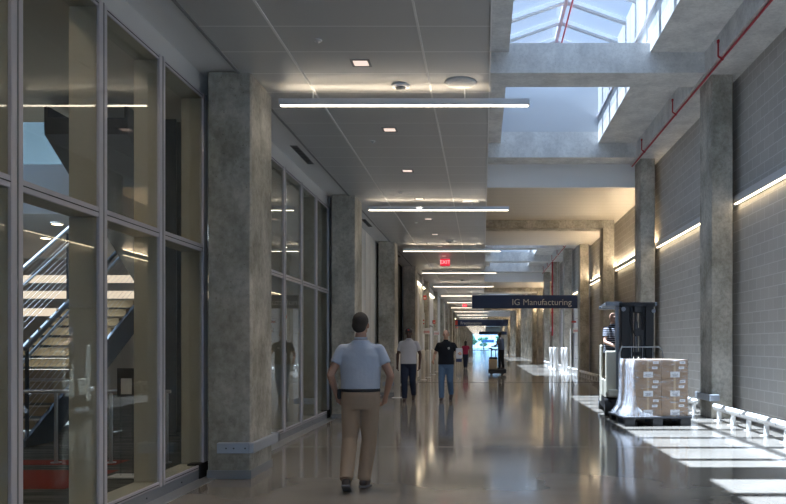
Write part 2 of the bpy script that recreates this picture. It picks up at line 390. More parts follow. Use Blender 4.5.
# ---- end glazing and outdoors
w = tag(empty('window_5', (0, YE, 0)), kind='structure')
B().box(-3.1, 5.2, .1, .112, 0, 4.3).obj('pane', 'tinted', w)
for x in [-3.05 + i * .91 for i in range(10)]: B().box(x - .035, x + .035, .05, .16, 0, 4.3).obj('mullion', 'frame', w)
B().box(-3.1, 5.2, .05, .16, 2.35, 2.45).box(-3.1, 5.2, .05, .16, 0, .1).obj('transom', 'frame', w)
m = M['grassm'] = mat('outdoor_ground', (.30, .32, .30), .9)
struct('ground', B().box(-60, 60, YE + .3, YE + 90, -.3, -.02), 'grassm')
m = M['leaf'] = mat('tree_leaves', (.12, .30, .14), .8); n1 = noise(m, 3, 3)
L(m, ramp(m, n1.outputs['Fac'], [(.35, (.04, .16, .07)), (.65, (.25, .48, .26))]).outputs['Color'], bsdf(m).inputs['Base Color'])
M['bark'] = mat('tree_bark', (.10, .07, .05), .9)
for i, (x, y, hh) in enumerate(((-3.2, 118, 4.4), (.3, 124, 3.6), (5.5, 130, 5.0), (-8, 135, 5.2))):
    t = thing('tree', (x, y, -.02), ['green tree outside the far glazed end, left of centre', 'small tree seen straight through the far end glass', 'taller tree outside the far end glass, on the right', 'most distant tree, leftmost outside the far end glass'][i], 'tree', 'trees outside the far end glazing')
    cr = B()
    for j in range(26):
        a = random.uniform(0, 6.28); r = random.uniform(0, 1.5); cr.ball((r * math.cos(a), r * math.sin(a), hh * .62 + random.uniform(-.9, 1.3)), (.55, .55, .45), n=8)
    cr.obj('crown', 'leaf', t); B().tube((0, 0, 0), (0, 0, hh * .6), .16, .1).obj('trunk', 'bark', t)
cb = thing('billboard', (1.6, 112, -.02), 'pale blue banner panel standing outside the far glazed end', 'banner')
B().box(-1.6, 1.6, 0, .08, 2.1, 2.9).obj('board', mat('banner_blue', (.10, .28, .62), .6), cb)
for x in (-1.5, 1.5): B().tube((x, .04, 0), (x, .04, 2.1), .05).obj('post', 'steel', cb)

# ================================================================ CEILING FITTINGS
r = empty('linear_lamp'); tag(r, 'x', 'lamp', 'hanging linear lamps across the corridor ceiling')
B().bev(-2.28, .53, -.035, .035, -.205, -.16, .005).box(-2.28, .53, -.036, -.030, -.165, -.135).box(-2.28, .53, .030, .036, -.165, -.135).obj('housing', 'lampw', r)
B().box(-2.26, .51, -.024, .024, -.212, -.203).obj('diffuser', 'lamp', r)
B().box(-2.2, .0, -.026, .026, -.161, -.157).obj('uplight', 'lampup', r)
for x in (-1.9, -.2): B().tube((x, 0, -.13), (x, 0, 0), .006, n=6).obj('cable', 'steel', r)
pl = Proto(r)
for k in range(-2, 28):
    nm = ('behind' if k < 0 else '')
    lab = '%s hanging linear lamp across the corridor, counted from the front' % ORD[k] if 0 <= k < 10 else ('hanging linear lamp far down the corridor beyond the tenth' if k >= 10 else 'hanging linear lamp behind the viewer, out of the picture')
    pl.place((0, 4.53 + P * k, 4.31), lab)
r = empty('square_downlight'); tag(r, 'x', 'downlight', 'square downlights recessed in the metal ceiling')
B().box(-.10, .10, -.10, -.075, -.006, 0).box(-.10, .10, .075, .10, -.006, 0).box(-.10, -.075, -.075, .075, -.006, 0).box(.075, .10, -.075, .075, -.006, 0).obj('frame', 'base', r)
B().box(-.075, .075, -.075, .075, -.003, 0).obj('diffuser', 'down', r)
sl_ = bpy.data.lights.new('downlight_beam', 'SPOT'); sl_.energy = 62; sl_.spot_size = math.radians(68); sl_.spot_blend = .5; sl_.color = (1, .88, .78); sl_.shadow_soft_size = .07
so_ = bpy.data.objects.new('downlight_beam', sl_); COL.objects.link(so_); so_.parent = r; so_.location = (0, 0, -.03)
pl = Proto(r)
for i in range(-5, 40):
    lab = '%s square downlight in the metal ceiling, counted from the front' % ORD[i] if 0 <= i < 10 else 'square downlight far along the metal ceiling, beyond the tenth' if i >= 10 else 'square downlight in the ceiling behind the viewer'
    pl.place((-1.245, 4.14 + 1.28 * i, 4.31), lab)
r = empty('ceiling_speaker'); tag(r, 'x', 'speaker', 'round speakers in the metal ceiling')
B().lathe((0, 0, -.02), [(.14, 0), (.17, .006), (.178, .02)], 28).obj('rim', 'soffit', r); B().lathe((0, 0, -.016), [(.11, -.006), (.125, -.002), (.125, .01)], 28).obj('grille', 'soffit', r)
pl = Proto(r)
for i in range(8): pl.place((-.24, 4.44 + 3.7 * i, 4.31), '%s round flush speaker near the edge of the ceiling, counted from the front' % ORD[i])
r = empty('smoke_detector'); tag(r, 'x', 'detector', 'detectors on the metal ceiling')
B().lathe((0, 0, -.03), [(.07, 0), (.10, .01), (.10, .03)], 24).obj('base', 'white', r); B().lathe((0, 0, -.06), [(.03, 0), (.05, .01), (.06, .03)], 20).obj('sensor', 'base', r)
pl = Proto(r)
for i in range(3): pl.place((-.91, 4.49 + 6.7 * i, 4.31), '%s white dome detector on the metal ceiling, counted from the front' % ORD[i])
r = empty('ceiling_sprinkler'); tag(r, 'x', 'sprinkler', 'concealed sprinklers in the metal ceiling')
B().lathe((0, 0, -.012), [(.035, 0), (.04, .006), (.04, .012)], 16).obj('rim', 'white', r); B().tube((0, 0, -.03), (0, 0, -.01), .012).obj('nozzle', 'steel', r)
pl = Proto(r)
for i in range(9): pl.place((-1.56, 3.83 + 1.9 * i, 4.31), '%s small sprinkler head in the metal ceiling, counted from the front' % ORD[i])
r = empty('air_vent'); tag(r, 'x', 'vent', 'slot vents in the white side soffit')
b = B().box(-.055, .055, -.30, .30, -.006, 0)
b.obj('frame', 'base', r); b = B()
for i in range(12): b.box(-.045, .045, -.28 + i * .048, -.25 + i * .048, -.01, -.006)
b.obj('grille', 'dark', r)
pl = Proto(r)
for i in range(5): pl.place((-2.76, 6.2 + 3.45 * i, 4.335), '%s slot vent in the white soffit above the left glazing, counted from the front' % ORD[i])

def exit_sign(y, lab):
    t = thing('exit_sign', (-1.24, y, 4.31), lab, 'sign')
    B().bev(-.16, .16, -.02, .02, -.27, -.03, .006).obj('housing', 'exit', t)
    text('EXIT', .17, t, 'lettering', 'exitl', (0, -.024, -.20), (math.pi / 2, 0, 0), 'CENTER', .002)
    B().tube((0, 0, -.04), (0, 0, 0), .02).obj('bracket', 'white', t)
exit_sign(13.4, 'glowing red EXIT sign hanging from the ceiling, the nearer of two')
exit_sign(28.2, 'small glowing red EXIT sign hanging farther down the corridor')

# blue hanging signs
def blue_sign(y, x0, x1, z0, z1, txt, tx, size, lab, red=False, ceilz=4.31):
    t = thing('hanging_sign', (0, y, z0), lab, 'sign')
    B().bev(x0, x1, -.04, .04, 0, z1 - z0, .008).obj('board', 'blue', t)
    for x in (x0 + .9, x1 - .9):
        cz = (4.31 if x < .07 else 6.01) - z0
        B().tube((x, 0, z1 - z0), (x, 0, cz), .008, n=6).obj('cable', 'steel', t)
    if txt: text(txt, size, t, 'lettering', 'letter', (tx, -.046, .15), (math.pi / 2, 0, 0))
    if red: B().box(x0 + .02, x0 + .25, -.05, -.04, .08, .5).obj('red_mark', 'redsign', t)
blue_sign(18.1, -.47, 4.26, 3.06, 3.65, 'IG Manufacturing', 1.31, .385, 'large navy blue hanging sign reading IG Manufacturing')
blue_sign(36.7, -2.5, 2.35, 3.14, 3.71, 'Fractionation', -2.0, .36, 'navy blue hanging sign reading Fractionation, with red mark', True)
blue_sign(70, -.6, 4.2, 3.2, 3.75, '', 0, .3, 'farthest navy hanging sign, beyond the Fractionation sign')

# flag signs on left & right walls
def flag(x, y, z, w, h, ms, lab):
    t = thing('door_sign', (x, y, z), lab, 'sign')
    B().bev(0, w, -.01, .01, 0, h, .003).obj('board', ms, t)
    B().box(.02, w - .02, -.013, -.01, h * .42, h * .52).box(.02, w - .02, -.013, -.01, h * .2, h * .28).obj('lettering', 'white' if ms != 'white' else 'redsign', t)
    B().box(-.02, 0, -.02, .02, 0, h).obj('bracket', 'base', t)
flag(-2.64, 17.9, 3.42, .16, .2, 'redsign', 'small red sign high on the left wall beside the first white door')
flag(-2.64, 17.5, 2.2, .14, .62, 'white', 'tall narrow red and white notice by the first white door')
flag(-2.64, 18.0, 1.9, .30, .28, 'white', 'white notice with red lettering near the cap-wearing man')
flag(-2.64, 21.4, 2.55, .14, .18, 'redsign', 'small orange-red sign beside the second white door on the left')
flag(-2.64, 21.8, 1.95, .30, .24, 'white', 'white notice beside the second white door on the left')
flag(-2.64, 38, 3.0, .34, .14, 'redsign', 'small red sign far down the left wall')
flag(4.55, 20.6, 2.55, .22, .1, 'redsign', 'small red sign on the right under the navy sign')
flag(4.6, 20.5, 2.05, .3, .24, 'white', 'pale notice on the right below the small red sign')
flag(4.35, 26, 2.3, .28, .3, 'white', 'white notice beside the far right column and white posts')
t = thing('sign_post', (4.2, 19.2, 0), 'thin grey upright post on the right in front of the white door', 'post')
B().tube((0, 0, .02), (0, 0, 2.2), .045).obj('pole', 'boll', t); B().lathe((0, 0, 0), [(.09, 0), (.09, .02)], 20).obj('base_plate', 'steel', t)

# left-wall strip lamps under the soffit
r = empty('wall_lamp'); tag(r, 'x', 'lamp', 'strip lamps at the top of the left wall')
B().box(0, .10, -1.3, 1.3, 0, .08).obj('housing', 'lampw', r); B().box(.01, .09, -1.28, 1.28, -.012, 0).obj('diffuser', 'lampwall', r)
pl = Proto(r)
for i, k in enumerate((4, 5, 10, 11)): pl.place((-2.66, ZK(k) - 1.5, 3.95), ['nearest strip lamp above a white door, left wall', 'second strip lamp above a white door, left wall', 'third strip lamp high on the far left wall', 'most distant strip lamp high on the left wall'][i])

# right wall ledge lamps, one per bay
r = empty('ledge_lamp'); tag(r, 'x', 'lamp', 'ledge lamps along the block wall')
ln_ = P - .02
B().box(-.10, 0, 0, ln_, 0, .15).box(-.035, 0, 0, ln_, -.01, 0).obj('housing', 'lampw', r)
B().box(-.095, -.045, .45, ln_ - .02, -.012, .0).obj('diffuser', 'lampwall', r)
pl = Proto(r)
r2 = empty('ledge_lamp'); tag(r2, 'x', 'lamp', 'ledge lamps along the block wall')
B().box(-.10, 0, 0, ln_, 0, .15).box(-.035, 0, 0, ln_, -.01, 0).obj('housing', 'lampw', r2)
B().box(-.095, -.045, .45, ln_ - .02, -.012, .0).obj('diffuser', 'lampwall', r2)
B().box(-.095, -.01, .1, ln_ - .1, .15, .158).obj('uplight', 'lampup2', r2)
pl2 = Proto(r2)
for k in range(-2, 27):
    lab = {0: 'nearest lit ledge lamp on the block wall, at the right edge', 1: 'lit ledge lamp on the block wall above the pallet truck', 2: 'third lit ledge lamp on the block wall, under the tan ceiling', 3: 'fourth lit ledge lamp on the block wall, under the tan ceiling'}.get(k, 'lit ledge lamp far along the block wall, beyond the fourth' if k > 3 else 'ledge lamp on the block wall behind the viewer')
    (pl2 if (k - 3) % 5 < 2 else pl).place((4.998, ZK(k - 1) + .1, 4.17), lab)

# column guards
def guard_left(k, lab):
    y = ZK(k); t = thing('column_guard', (-2.69, y, .28), lab, 'guard', 'steel guards round the concrete columns')
    b = B().bev(-.10, .24, -.05, -.008, 0, .11, .004).bev(.24, .29, -.05, .50, 0, .11, .006).bev(-.06, .29, .455, .50, 0, .11, .006)
    b.obj('band', 'guard', t)
    for x in (0, .08, .2): B().tube((x, -.054, .055), (x, -.048, .055), .008).obj('bolt', 'dark', t)
for k, lab in ((0, 'steel guard round the foot of the nearest concrete column'), (1, 'steel guard on the column behind the man in blue shirt'), (2, 'steel guard on the third left concrete column')): guard_left(k, lab)
def guard_right(k, lab):
    y = ZK(k); t = thing('column_guard', (4.43, y, .34), lab, 'guard', 'steel guards round the concrete columns')
    B().bev(-.07, -.012, -.05, .48, 0, .125, .006).bev(-.07, .12, -.06, -.008, 0, .125, .006).obj('band', 'guard', t)
for k, lab in ((0, 'steel guard on the right column out of view beside the viewer'), (1, 'steel guard round the right column beside the pallet load'), (2, 'steel guard on the right column behind the pallet truck')): guard_right(k, lab)

# low wall bumper rails
def bumper(y0, y1, lab):
    t = thing('bumper_rail', (4.42, y0, 0), lab, 'rail', 'low white bumper rails along the block wall')
    ln = (y1 - y0) * SY; n = int(ln / (.42 * SY))
    B().tube((0, 0, .255), (0, ln, .255), .052, n=18).ball((0, 0, .255), (.052, .03, .052), n=16).ball((0, ln, .255), (.052, .03, .052), n=16).obj('tube', 'bump', t)
    B().box(-.03, .05, .02, ln - .02, .185, .215).obj('channel', 'bump', t)
    rg = B()
    for i in range(n):
        y = (.24 + i * .42) * SY
        if y < ln: rg.tube((0, y, .255), (0, y + .03, .255), .0545, n=18, caps=False)
    rg.obj('ring', 'ring', t)
    for i in range(n + 1):
        y = (.1 + i * .42) * SY
        if y < ln - .03:
            B().tube((.01, y, .01), (.01, y, .2), .042, n=14).box(-.075, .095, y - .06, y + .06, 0, .012).obj('post', 'bump', t)
bumper(2.0, 7.68, 'low white bumper rail along the block wall, in the nearest bay')
bumper(8.36, 11.2, 'low white bumper rail behind the wrapped pallet load')
for k in range(3, 8):
    bumper(ZK(k - 1) + .55, ZK(k) - .1, 'low white bumper rail in the %s bay beyond the pallet truck' % ORD[k - 3].replace('nearest', 'first'))

# bollards
def bollard_proto(ms):
    r = empty('bollard'); tag(r, 'x', 'bollard')
    B().lathe((0, 0, .01), [(.085, 0), (.085, 1.24), (.07, 1.27), (.03, 1.285)], 22).obj('post', ms, r)
    B().lathe((0, 0, 0), [(.15, 0), (.15, .012), (.10, .02)], 22).obj('base_ring', 'bump', r)
    return Proto(r)
pl = bollard_proto('boll'); r0 = pl.root; r0.scale = (1, 1, .94)
for i, (x, y, lab) in enumerate(((-2.3, 10.9, 'cream bollard just left of the man in a cap'), (-2.4, 16.4, 'cream bollard right behind the man in a cap, nearest of its row'), (-2.4, 17.7, 'second cream bollard behind the man in a cap'), (-2.4, 19.5, 'third cream bollard, between the two walking men'), (-2.4, 21.3, 'fourth cream bollard, half behind the man in black polo'), (-2.4, 27.3, 'fifth cream bollard on the left, behind the man in black polo'), (-2.4, 31.8, 'sixth cream bollard on the left, right of the black polo man'))):
    pl.place((x, y, 0), lab, 'cream bollards along the left side')
pl = bollard_proto('bollw')
for i, (x, y, lab) in enumerate(((4.18, 20.22, 'white bollard on the right, nearest of the row of five'), (4.18, 21.10, 'white bollard, second nearest of the right row of five'), (4.18, 22.66, 'white bollard in the middle of the right row of five'), (4.18, 23.54, 'white bollard, fourth of the right row of five'), (4.18, 24.81, 'white bollard, farthest of the right row of five'), (3.3, 49, 'lone white bollard far down, right of the man on the stand-on truck'))):
    pl.place((x, y, 0), lab, 'white bollards on the right side')
#@@PART2
# ================================================================ ROOM BEHIND THE LEFT GLASS
M['olive'] = mat('olive_ceiling', (.62, .57, .47), .7)
M['roomwall'] = mat('warm_wall', (.66, .60, .54), .7)
M['tread'] = mat('tan_tread', (.38, .31, .22), .7)
M['navy'] = mat('blue_grey_steel', (.09, .115, .15), .45, .3)
struct('ceiling_room', B().box(-14.6, -3.37, -1.5, 6.4, 4.95, 5.15), 'olive')
struct('wall_room_front', B().box(-3.37, -3.1, -1.5, 14.4, 4.12, 7.4), 'olive')
struct('wall_room_left', B().box(-14.8, -14.6, -1.5, 14.4, -.2, 7.5), 'roomwall')
struct('wall_room_back', B().box(-14.6, -3.1, 11.6, 11.8, -.2, 7.5), 'roomwall')
struct('wall_room_near', B().box(-14.6, -3.1, -1.7, -1.5, -.2, 7.5), 'olive')
struct('slab_gallery', B().box(-14.6, -7.45, 7.6, 11.6, 3.90, 4.25), 'soffit')
struct('wall_gallery_parapet', B().box(-14.6, -7.45, 7.56, 7.6, 3.88, 4.80), 'bump')
struct('wall_gallery_back', B().box(-14.6, -6.0, 8.9, 9.0, 4.1, 7.4), mat('pale_cyan_wall', (.15, .20, .21), .5))
struct('floor_inlay', B().box(-6.2, -4.35, 4.78, 4.98, 0, .004).box(-5.4, -4.12, 3.98, 4.58, 0, .004), 'redcarpet')
# staircase: u along the climb, v to the left
st = thing('staircase', (-6.32, 11.2, 0), 'staircase with tan treads and cable rails behind the left glass', 'stairs', rz=math.pi / 2)
W = 1.35; U = 3.0; ZT = 2.3; n = 13
b = B()
for i in range(n):
    u = -.60 + i * .28; z = .172 * (i + 1)
    b.box(u, u + .30, .05, W - .05, z - .055, z); b.box(u, u + .02, .05, W - .05, z - .13, z - .055)
b.obj('treads', 'tread', st)
for v in (0, W - .05):
    z1 = .615 * U
    B().prism([(-.60, 0), (.05, 0), (U, z1 - .02), (U, z1 + .46), (-.60, .10)], 1, v, v + .05).obj('stringer', 'navy', st)
B().box(U - .02, U + 1.4, -1.3, W, 2.0, 2.24).obj('landing', 'navy', st)
for v in (.02, W - .03):
    B().tube((-.6, v, 1.36), (U, v, 3.62), .035).obj('handrail', 'kick', st)
    for u in (-.55, 1.2, 2.9):
        z = .40 + (u + .35) * .60
        B().box(u - .03, u + .03, v - .012, v + .012, z - .15, z + 1.12).obj('post', 'navy', st)
    c = B()
    for j in range(10): c.tube((-.55, v, .36 + j * .1), (2.9, v, 2.55 + j * .1), .0028, n=5)
    c.obj('cables', 'steel', st)
    B().tube((-.6, v + (.07 if v < .5 else -.07), 1.14), (U + .1, v + (.07 if v < .5 else -.07), 3.46), .022).obj('grab_rail', 'steel', st)
uf = thing('staircase', (-6.30, 14.05, 2.43), 'dark upper stair flight crossing above the lower staircase', 'stairs', rz=-math.pi / 2)
for v in (0.0, 1.15): B().prism([(0, 0), (3.05, 2.02), (3.05, 2.42), (1.9, 2.42), (0, 1.5)], 1, v, v + .05).obj('stringer', 'dark', uf)
B().prism([(0, 0), (3.05, 2.02), (3.05, 2.26), (0, .24)], 1, .05, 1.15).obj('flight', 'dark', uf)
b = B()
for i in range(10): b.box(.05 + i * .29, .36 + i * .29, .06, 1.14, .26 + .19 * i, .32 + .19 * i)
b.obj('treads', 'tread', uf)
sc_ = thing('steel_column', (-4.93, 12.1, 0), 'dark blue steel column behind the glass beside the stairs', 'column')
B().box(-.14, .14, -.14, -.11, 0, 7.3).box(-.14, .14, .11, .14, 0, 7.3).box(-.02, .02, -.11, .11, 0, 7.3).obj('shaft', 'navy', sc_)
B().box(-.22, .22, -.22, .22, 0, .03).obj('base_plate', 'navy', sc_)
for a_, b_ in (((.15, .1, 3.4), (1.3, 2.6, 6.9)),): B().tube(a_, b_, .09, n=4).obj('brace', 'navy', sc_)
# guard rail in front of stairs
gr = thing('guard_rail', (-5.9, 4.86, 0), 'stainless guard rail on the carpet in front of the stairs', 'rail')
B().tube((-.6, 0, .86), (2.15, 0, .86), .022).obj('top_rail', 'steel', gr)
for x in (-.5, .77, 1.43, 2.1):
    B().tube((x, 0, 0), (x, 0, .86), .022).obj('post', 'steel', gr); B().lathe((x, 0, 0), [(.06, 0), (.06, .012)], 16).obj('base_plate', 'steel', gr)
# sign stand
ss = thing('sign_stand', (-3.84, 4.36, 0), 'black notice holder with white sheet on a clear stand', 'sign stand')
B().bev(-.17, .17, -.12, .12, 0, .012, .004).obj('base', 'acrylic_w', ss) if 'acrylic_w' in M else B().bev(-.17, .17, -.12, .12, 0, .014, .004).obj('base', 'joint', ss)
B().box(-.07, -.06, -.01, .01, .014, .9).box(.06, .07, -.01, .01, .014, .9).obj('leg', 'acrylic', ss)
B().bev(-.10, .10, -.012, .012, .86, 1.17, .004).obj('holder', 'black', ss)
B().box(-.055, .06, -.015, -.012, .89, 1.06).obj('sheet', 'joint', ss)
# reception desk and furniture further in
ds = thing('service_counter', (-5.9, 10.4, 0), 'long pale service counter at the back of the room', 'counter')
B().bev(-1.6, 1.9, 0, .5, 0, 1.05, .02).obj('body', 'roomwall', ds); B().bev(-1.7, 2.0, -.06, .56, 1.05, 1.1, .01).obj('top', 'white', ds)
for i, (x, lab) in enumerate(((-6.6, 'dark monitor on the service counter, left one'), (-5.0, 'dark monitor on the service counter, right one'))):
    mo = thing('monitor', (x, 10.55, 1.1), lab, 'monitor')
    B().bev(-.26, .26, -.02, .02, .12, .45, .008).obj('screen', 'black', mo); B().bev(-.1, .1, -.08, .08, 0, .02, .004).box(-.02, .02, .0, .02, .02, .2).obj('stand', 'dark', mo)
bt = thing('table', (-4.6, 7.1, 0), 'low blue-topped table behind the black notice holder', 'table')
B().bev(-.55, .5, -.35, .35, .68, .72, .01).obj('tabletop', mat('blue_top', (.05, .12, .32), .5), bt)
for sx in (-.5, .45):
    for sy in (-.3, .3): B().tube((sx, sy, 0), (sx, sy, .68), .02).obj('leg', 'steel', bt)
rw = empty('wall_band_lamp'); tag(rw, 'x', 'lamp', 'horizontal light bands on the room back wall')
B().box(-7.0, 0, -.05, 0, -.11, .13).obj('housing', 'lampw', rw); B().box(-6.98, -.02, -.056, -.05, -.10, .12).obj('diffuser', mat('band_diffuser', (.9, .85, .75), .5, emit=(1, .80, .62), es=.55), rw)
pl = Proto(rw)
for i, z in enumerate((3.3, 2.85, 2.35)): pl.place((-7.2, 11.6, z), ['topmost horizontal light band behind the staircase', 'middle horizontal light band behind the staircase', 'lowest horizontal light band behind the staircase'][i])
cl = empty('ceiling_lamp'); tag(cl, 'x', 'lamp', 'round lamps under the gallery')
B().lathe((0, 0, -.03), [(.11, 0), (.12, .03)], 20).obj('rim', 'white', cl); B().lathe((0, 0, -.036), [(.09, 0), (.09, .008)], 20).obj('diffuser', 'lampwall', cl)
pl = Proto(cl)
for i, (x, y, z) in enumerate(((-8.0, 7.6, 3.72), (-9.3, 8.6, 3.72), (-5.2, 3.0, 4.95), (-4.4, 5.4, 4.95), (-7.0, 2.2, 4.95))):  # the three on the olive ceiling are added to light the room
    pl.place((x, y, z), ['round lamp under the gallery nearest the stairs', 'round lamp deeper under the gallery', 'added round lamp on the olive ceiling, middle one', 'added round lamp on the olive ceiling near the concrete column', 'added round lamp on the olive ceiling, farthest from the glass'][i])
M['addedlamp'] = mat('added_lamp_glow', (.9, .85, .75), .5, emit=(1, .84, .66), es=30)  # strong glow for lamps added out of view to brighten the glazed room
rr_ = empty('added_room_lamp'); tag(rr_, 'x', 'lamp', 'added unseen lamps in the olive room ceiling')
B().lathe((0, 0, -.02), [(.17, 0), (.19, .02)], 20).obj('rim', 'white', rr_); B().lathe((0, 0, -.026), [(.15, 0), (.15, .008)], 20).obj('diffuser', 'addedlamp', rr_)
pl = Proto(rr_)
for i, (x, y) in enumerate(((-4.1, 2.9), (-6.2, 2.9), (-8.4, 3.2), (-10.4, 4.6), (-4.0, 1.0))): pl.place((x, y, 4.95), ['added unseen lamp nearest the glass over the sign stand', 'added unseen lamp over the carpet before the stairs', 'added unseen lamp behind the guard rail, left of the stairs', 'added unseen lamp deepest in the room', 'added unseen lamp closest to the viewer in the glazed room'][i])
rl = thing('linear_lamp', (-4.9, 9.0, 3.6), 'linear lamp hanging inside the room behind the second glazed bay', 'lamp')
B().bev(-1.2, 1.2, -.04, .04, 0, .07, .005).obj('housing', 'lampw', rl); B().box(-1.18, 1.18, -.03, .03, -.012, 0).obj('diffuser', 'lamp', rl)
for x in (-1, 1): B().tube((x, 0, .07), (x, 0, 3.7), .006, n=6).obj('cable', 'steel', rl)
wp = thing('display_panel', (-5.6, 11.2, 0), 'white display panel with red arrow seen through the second glazed bay', 'panel')
B().bev(-.7, .7, 0, .06, .3, 2.6, .01).obj('board', 'white', wp); B().prism([(-.3, 2.2), (-.15, 2.32), (-.15, 2.25), (.3, 2.25), (.3, 2.15), (-.15, 2.15), (-.15, 2.08)], 1, -.006, 0).obj('arrow', 'redsign', wp)
B().box(-.6, -.5, -.15, .2, 0, .3).box(.5, .6, -.15, .2, 0, .3).obj('foot', 'dark', wp)

# ================================================================ PALLET LOAD
V_ = Vector
M['plastic'] = mat('black_pallet_plastic', (.03, .033, .04), .4)
m = M['card'] = mat('brown_cardboard', (.36, .25, .165), .8, spec=.2); n1 = noise(m, 6, 3)
L(m, ramp(m, n1.outputs['Fac'], [(.3, (.30, .205, .135)), (.7, (.40, .28, .19))]).outputs['Color'], bsdf(m).inputs['Base Color'])
M['tape'] = mat('packing_tape', (.55, .42, .28), .25)
M['sticker'] = mat('white_label', (.78, .80, .84), .5)
M['ink'] = mat('label_print', (.12, .13, .16), .6)
PX, PY = 0, 0; LA = math.radians(5); LO = V_((2.46, 7.02 * SY, 0)); LR = Matrix.Rotation(LA, 4, 'Z')
def LP(x, y, z=0): q = LR @ V_((x, y, z)); return (LO.x + q.x, LO.y + q.y, z)
pt = thing('pallet', LP(0, 0), 'black plastic pallet on the floor under the wrapped cartons', 'pallet', rz=LA)
B().bev(0, 1.22, 0, 1.12, .13, .165, .006).obj('deck', 'plastic', pt)
for x in (0.02, .52, 1.02):
    b = B()
    for y in (.02, .48, .95): b.bev(x, x + .18, y, y + .15, .03, .13, .006)
    b.bev(x, x + .18, .02, 1.10, 0, .03, .004); b.obj('runner', 'plastic', pt)
cx0, cy0, cw, cd, ch = .20, .05, .478, .42, .332
for l in range(3):
    for c in range(2):
        for d in range(2):
            bx = thing('carton', LP(cx0 + c * (cw + .003), cy0 + d * (cd + .003), .166 + l * (ch + .001)),
                       '%s carton of the wrapped load, %s column, %s layer' % (('front', 'rear')[d], ('left', 'right')[c], ('bottom', 'middle', 'top')[l]), 'carton', 'brown cartons on the pallet', rz=LA)
            B().bev(0, cw, 0, cd, 0, ch, .006).obj('box', 'card', bx)
            B().box(-.001, cw + .001, cd / 2 - .025, cd / 2 + .025, ch, ch + .001).box(cw / 2 - .02, cw / 2 + .02, -.001, 0, .0, ch).obj('tape', 'tape', bx)
            if d == 0:
                b = B().box(.16, .33, -.003, 0, .02, .12).box(.33, .43, -.003, 0, .255, .30).box(.31, .41, -.003, 0, .165, .21)
                b.box(.20, .29, -.004, -.003, .04, .052, 1).box(.19, .30, -.004, -.003, .07, .076, 1).box(.34, .41, -.004, -.003, .272, .28, 1).box(.33, .39, -.004, -.003, .185, .192, 1)
                b.obj('label', ['sticker', 'ink'], bx)
m = M['wrap'] = bpy.data.materials.new('stretch_film'); m.use_nodes = True; m.node_tree.nodes.clear()
o = N(m, 'ShaderNodeOutputMaterial'); t = N(m, 'ShaderNodeBsdfTransparent'); g = N(m, 'ShaderNodeBsdfPrincipled'); x = N(m, 'ShaderNodeMixShader')
g.inputs['Base Color'].default_value = (.80, .83, .9, 1); g.inputs['Roughness'].default_value = .25
nz = noise(m, 7, 5, .7, stretch=(1.2, 1.2, 5)); nz2 = noise(m, 3, 3, .6)
rp = ramp(m, nz.outputs['Fac'], [(.46, (.03, .03, .03)), (.58, (.10, .10, .10)), (.68, (.55, .55, .55))]); L(m, rp.outputs['Color'], x.inputs[0])
bp = N(m, 'ShaderNodeBump'); bp.inputs['Strength'].default_value = .8; bp.inputs['Distance'].default_value = .03; L(m, nz.outputs['Fac'], bp.inputs['Height']); L(m, bp.outputs['Normal'], g.inputs['Normal'])
L(m, t.outputs[0], x.inputs[1]); L(m, g.outputs[0], x.inputs[2]); L(m, x.outputs[0], o.inputs['Surface'])
# wrap shell: rings of a rounded rectangle, flaring to the lower left
def rrect(x0, x1, y0, y1, z, n=8):
    pts = []
    for (ax, ay, bx_, by_) in ((x0, y0, x1, y0), (x1, y0, x1, y1), (x1, y1, x0, y1), (x0, y1, x0, y0)):
        for i in range(n): pts.append((ax + (bx_ - ax) * i / n, ay + (by_ - ay) * i / n, z))
    return pts
X0, X1, Y0, Y1 = cx0 - .012, cx0 + 2 * cw + .016, cy0 - .014, cy0 + 2 * cd + .02
lv = [(1.175, -.0), (1.10, .04), (.8, .05), (.55, .05), (.36, .08), (.26, .13), (.19, .19), (.168, .20)]
vs = []; fs = []
for z, fl in lv:
    for q in rrect(X0 - fl, X1, Y0, Y1, z):
        j = .003; vs.append((q[0] + random.uniform(-j, j) * (3 if fl > .1 else 1), q[1] - (random.uniform(0, .004)), q[2]))
nn_ = 32
for k in range(len(lv) - 1):
    for i in range(nn_): fs.append((k * nn_ + i, k * nn_ + (i + 1) % nn_, (k + 1) * nn_ + (i + 1) % nn_, (k + 1) * nn_ + i))
b = B(); b.add(vs, fs, 0, True); wr = b.obj('stretch_wrap', 'wrap'); wr.location = LP(0, 0); wr.rotation_euler = (0, 0, LA); tag(wr, 'crinkled clear stretch film wrapped round the cartons, flaring at lower left', 'wrap')
m = M['filmw'] = bpy.data.materials.new('bunched_film'); m.use_nodes = True; m.node_tree.nodes.clear()
o = N(m, 'ShaderNodeOutputMaterial'); t_ = N(m, 'ShaderNodeBsdfTransparent'); g = N(m, 'ShaderNodeBsdfPrincipled'); x = N(m, 'ShaderNodeMixShader')
g.inputs['Base Color'].default_value = (.74, .78, .86, 1); g.inputs['Roughness'].default_value = .3; g.inputs['Transmission Weight'].default_value = .15
nz = noise(m, 5, 4, .7, stretch=(4, 4, 1)); rp = ramp(m, nz.outputs['Fac'], [(.38, (.08, .08, .08)), (.62, (.50, .50, .50))]); L(m, rp.outputs['Color'], x.inputs[0])
L(m, t_.outputs[0], x.inputs[1]); L(m, g.outputs[0], x.inputs[2]); L(m, x.outputs[0], o.inputs['Surface'])
fb = B(); vs2 = []; fs2 = []
prof = [(1.17, .01, -.01), (1.0, .02, .0), (.8, .02, .0), (.55, .025, .01), (.36, .05, .03), (.26, .10, .12), (.2, .14, .30), (.17, .15, .45)]
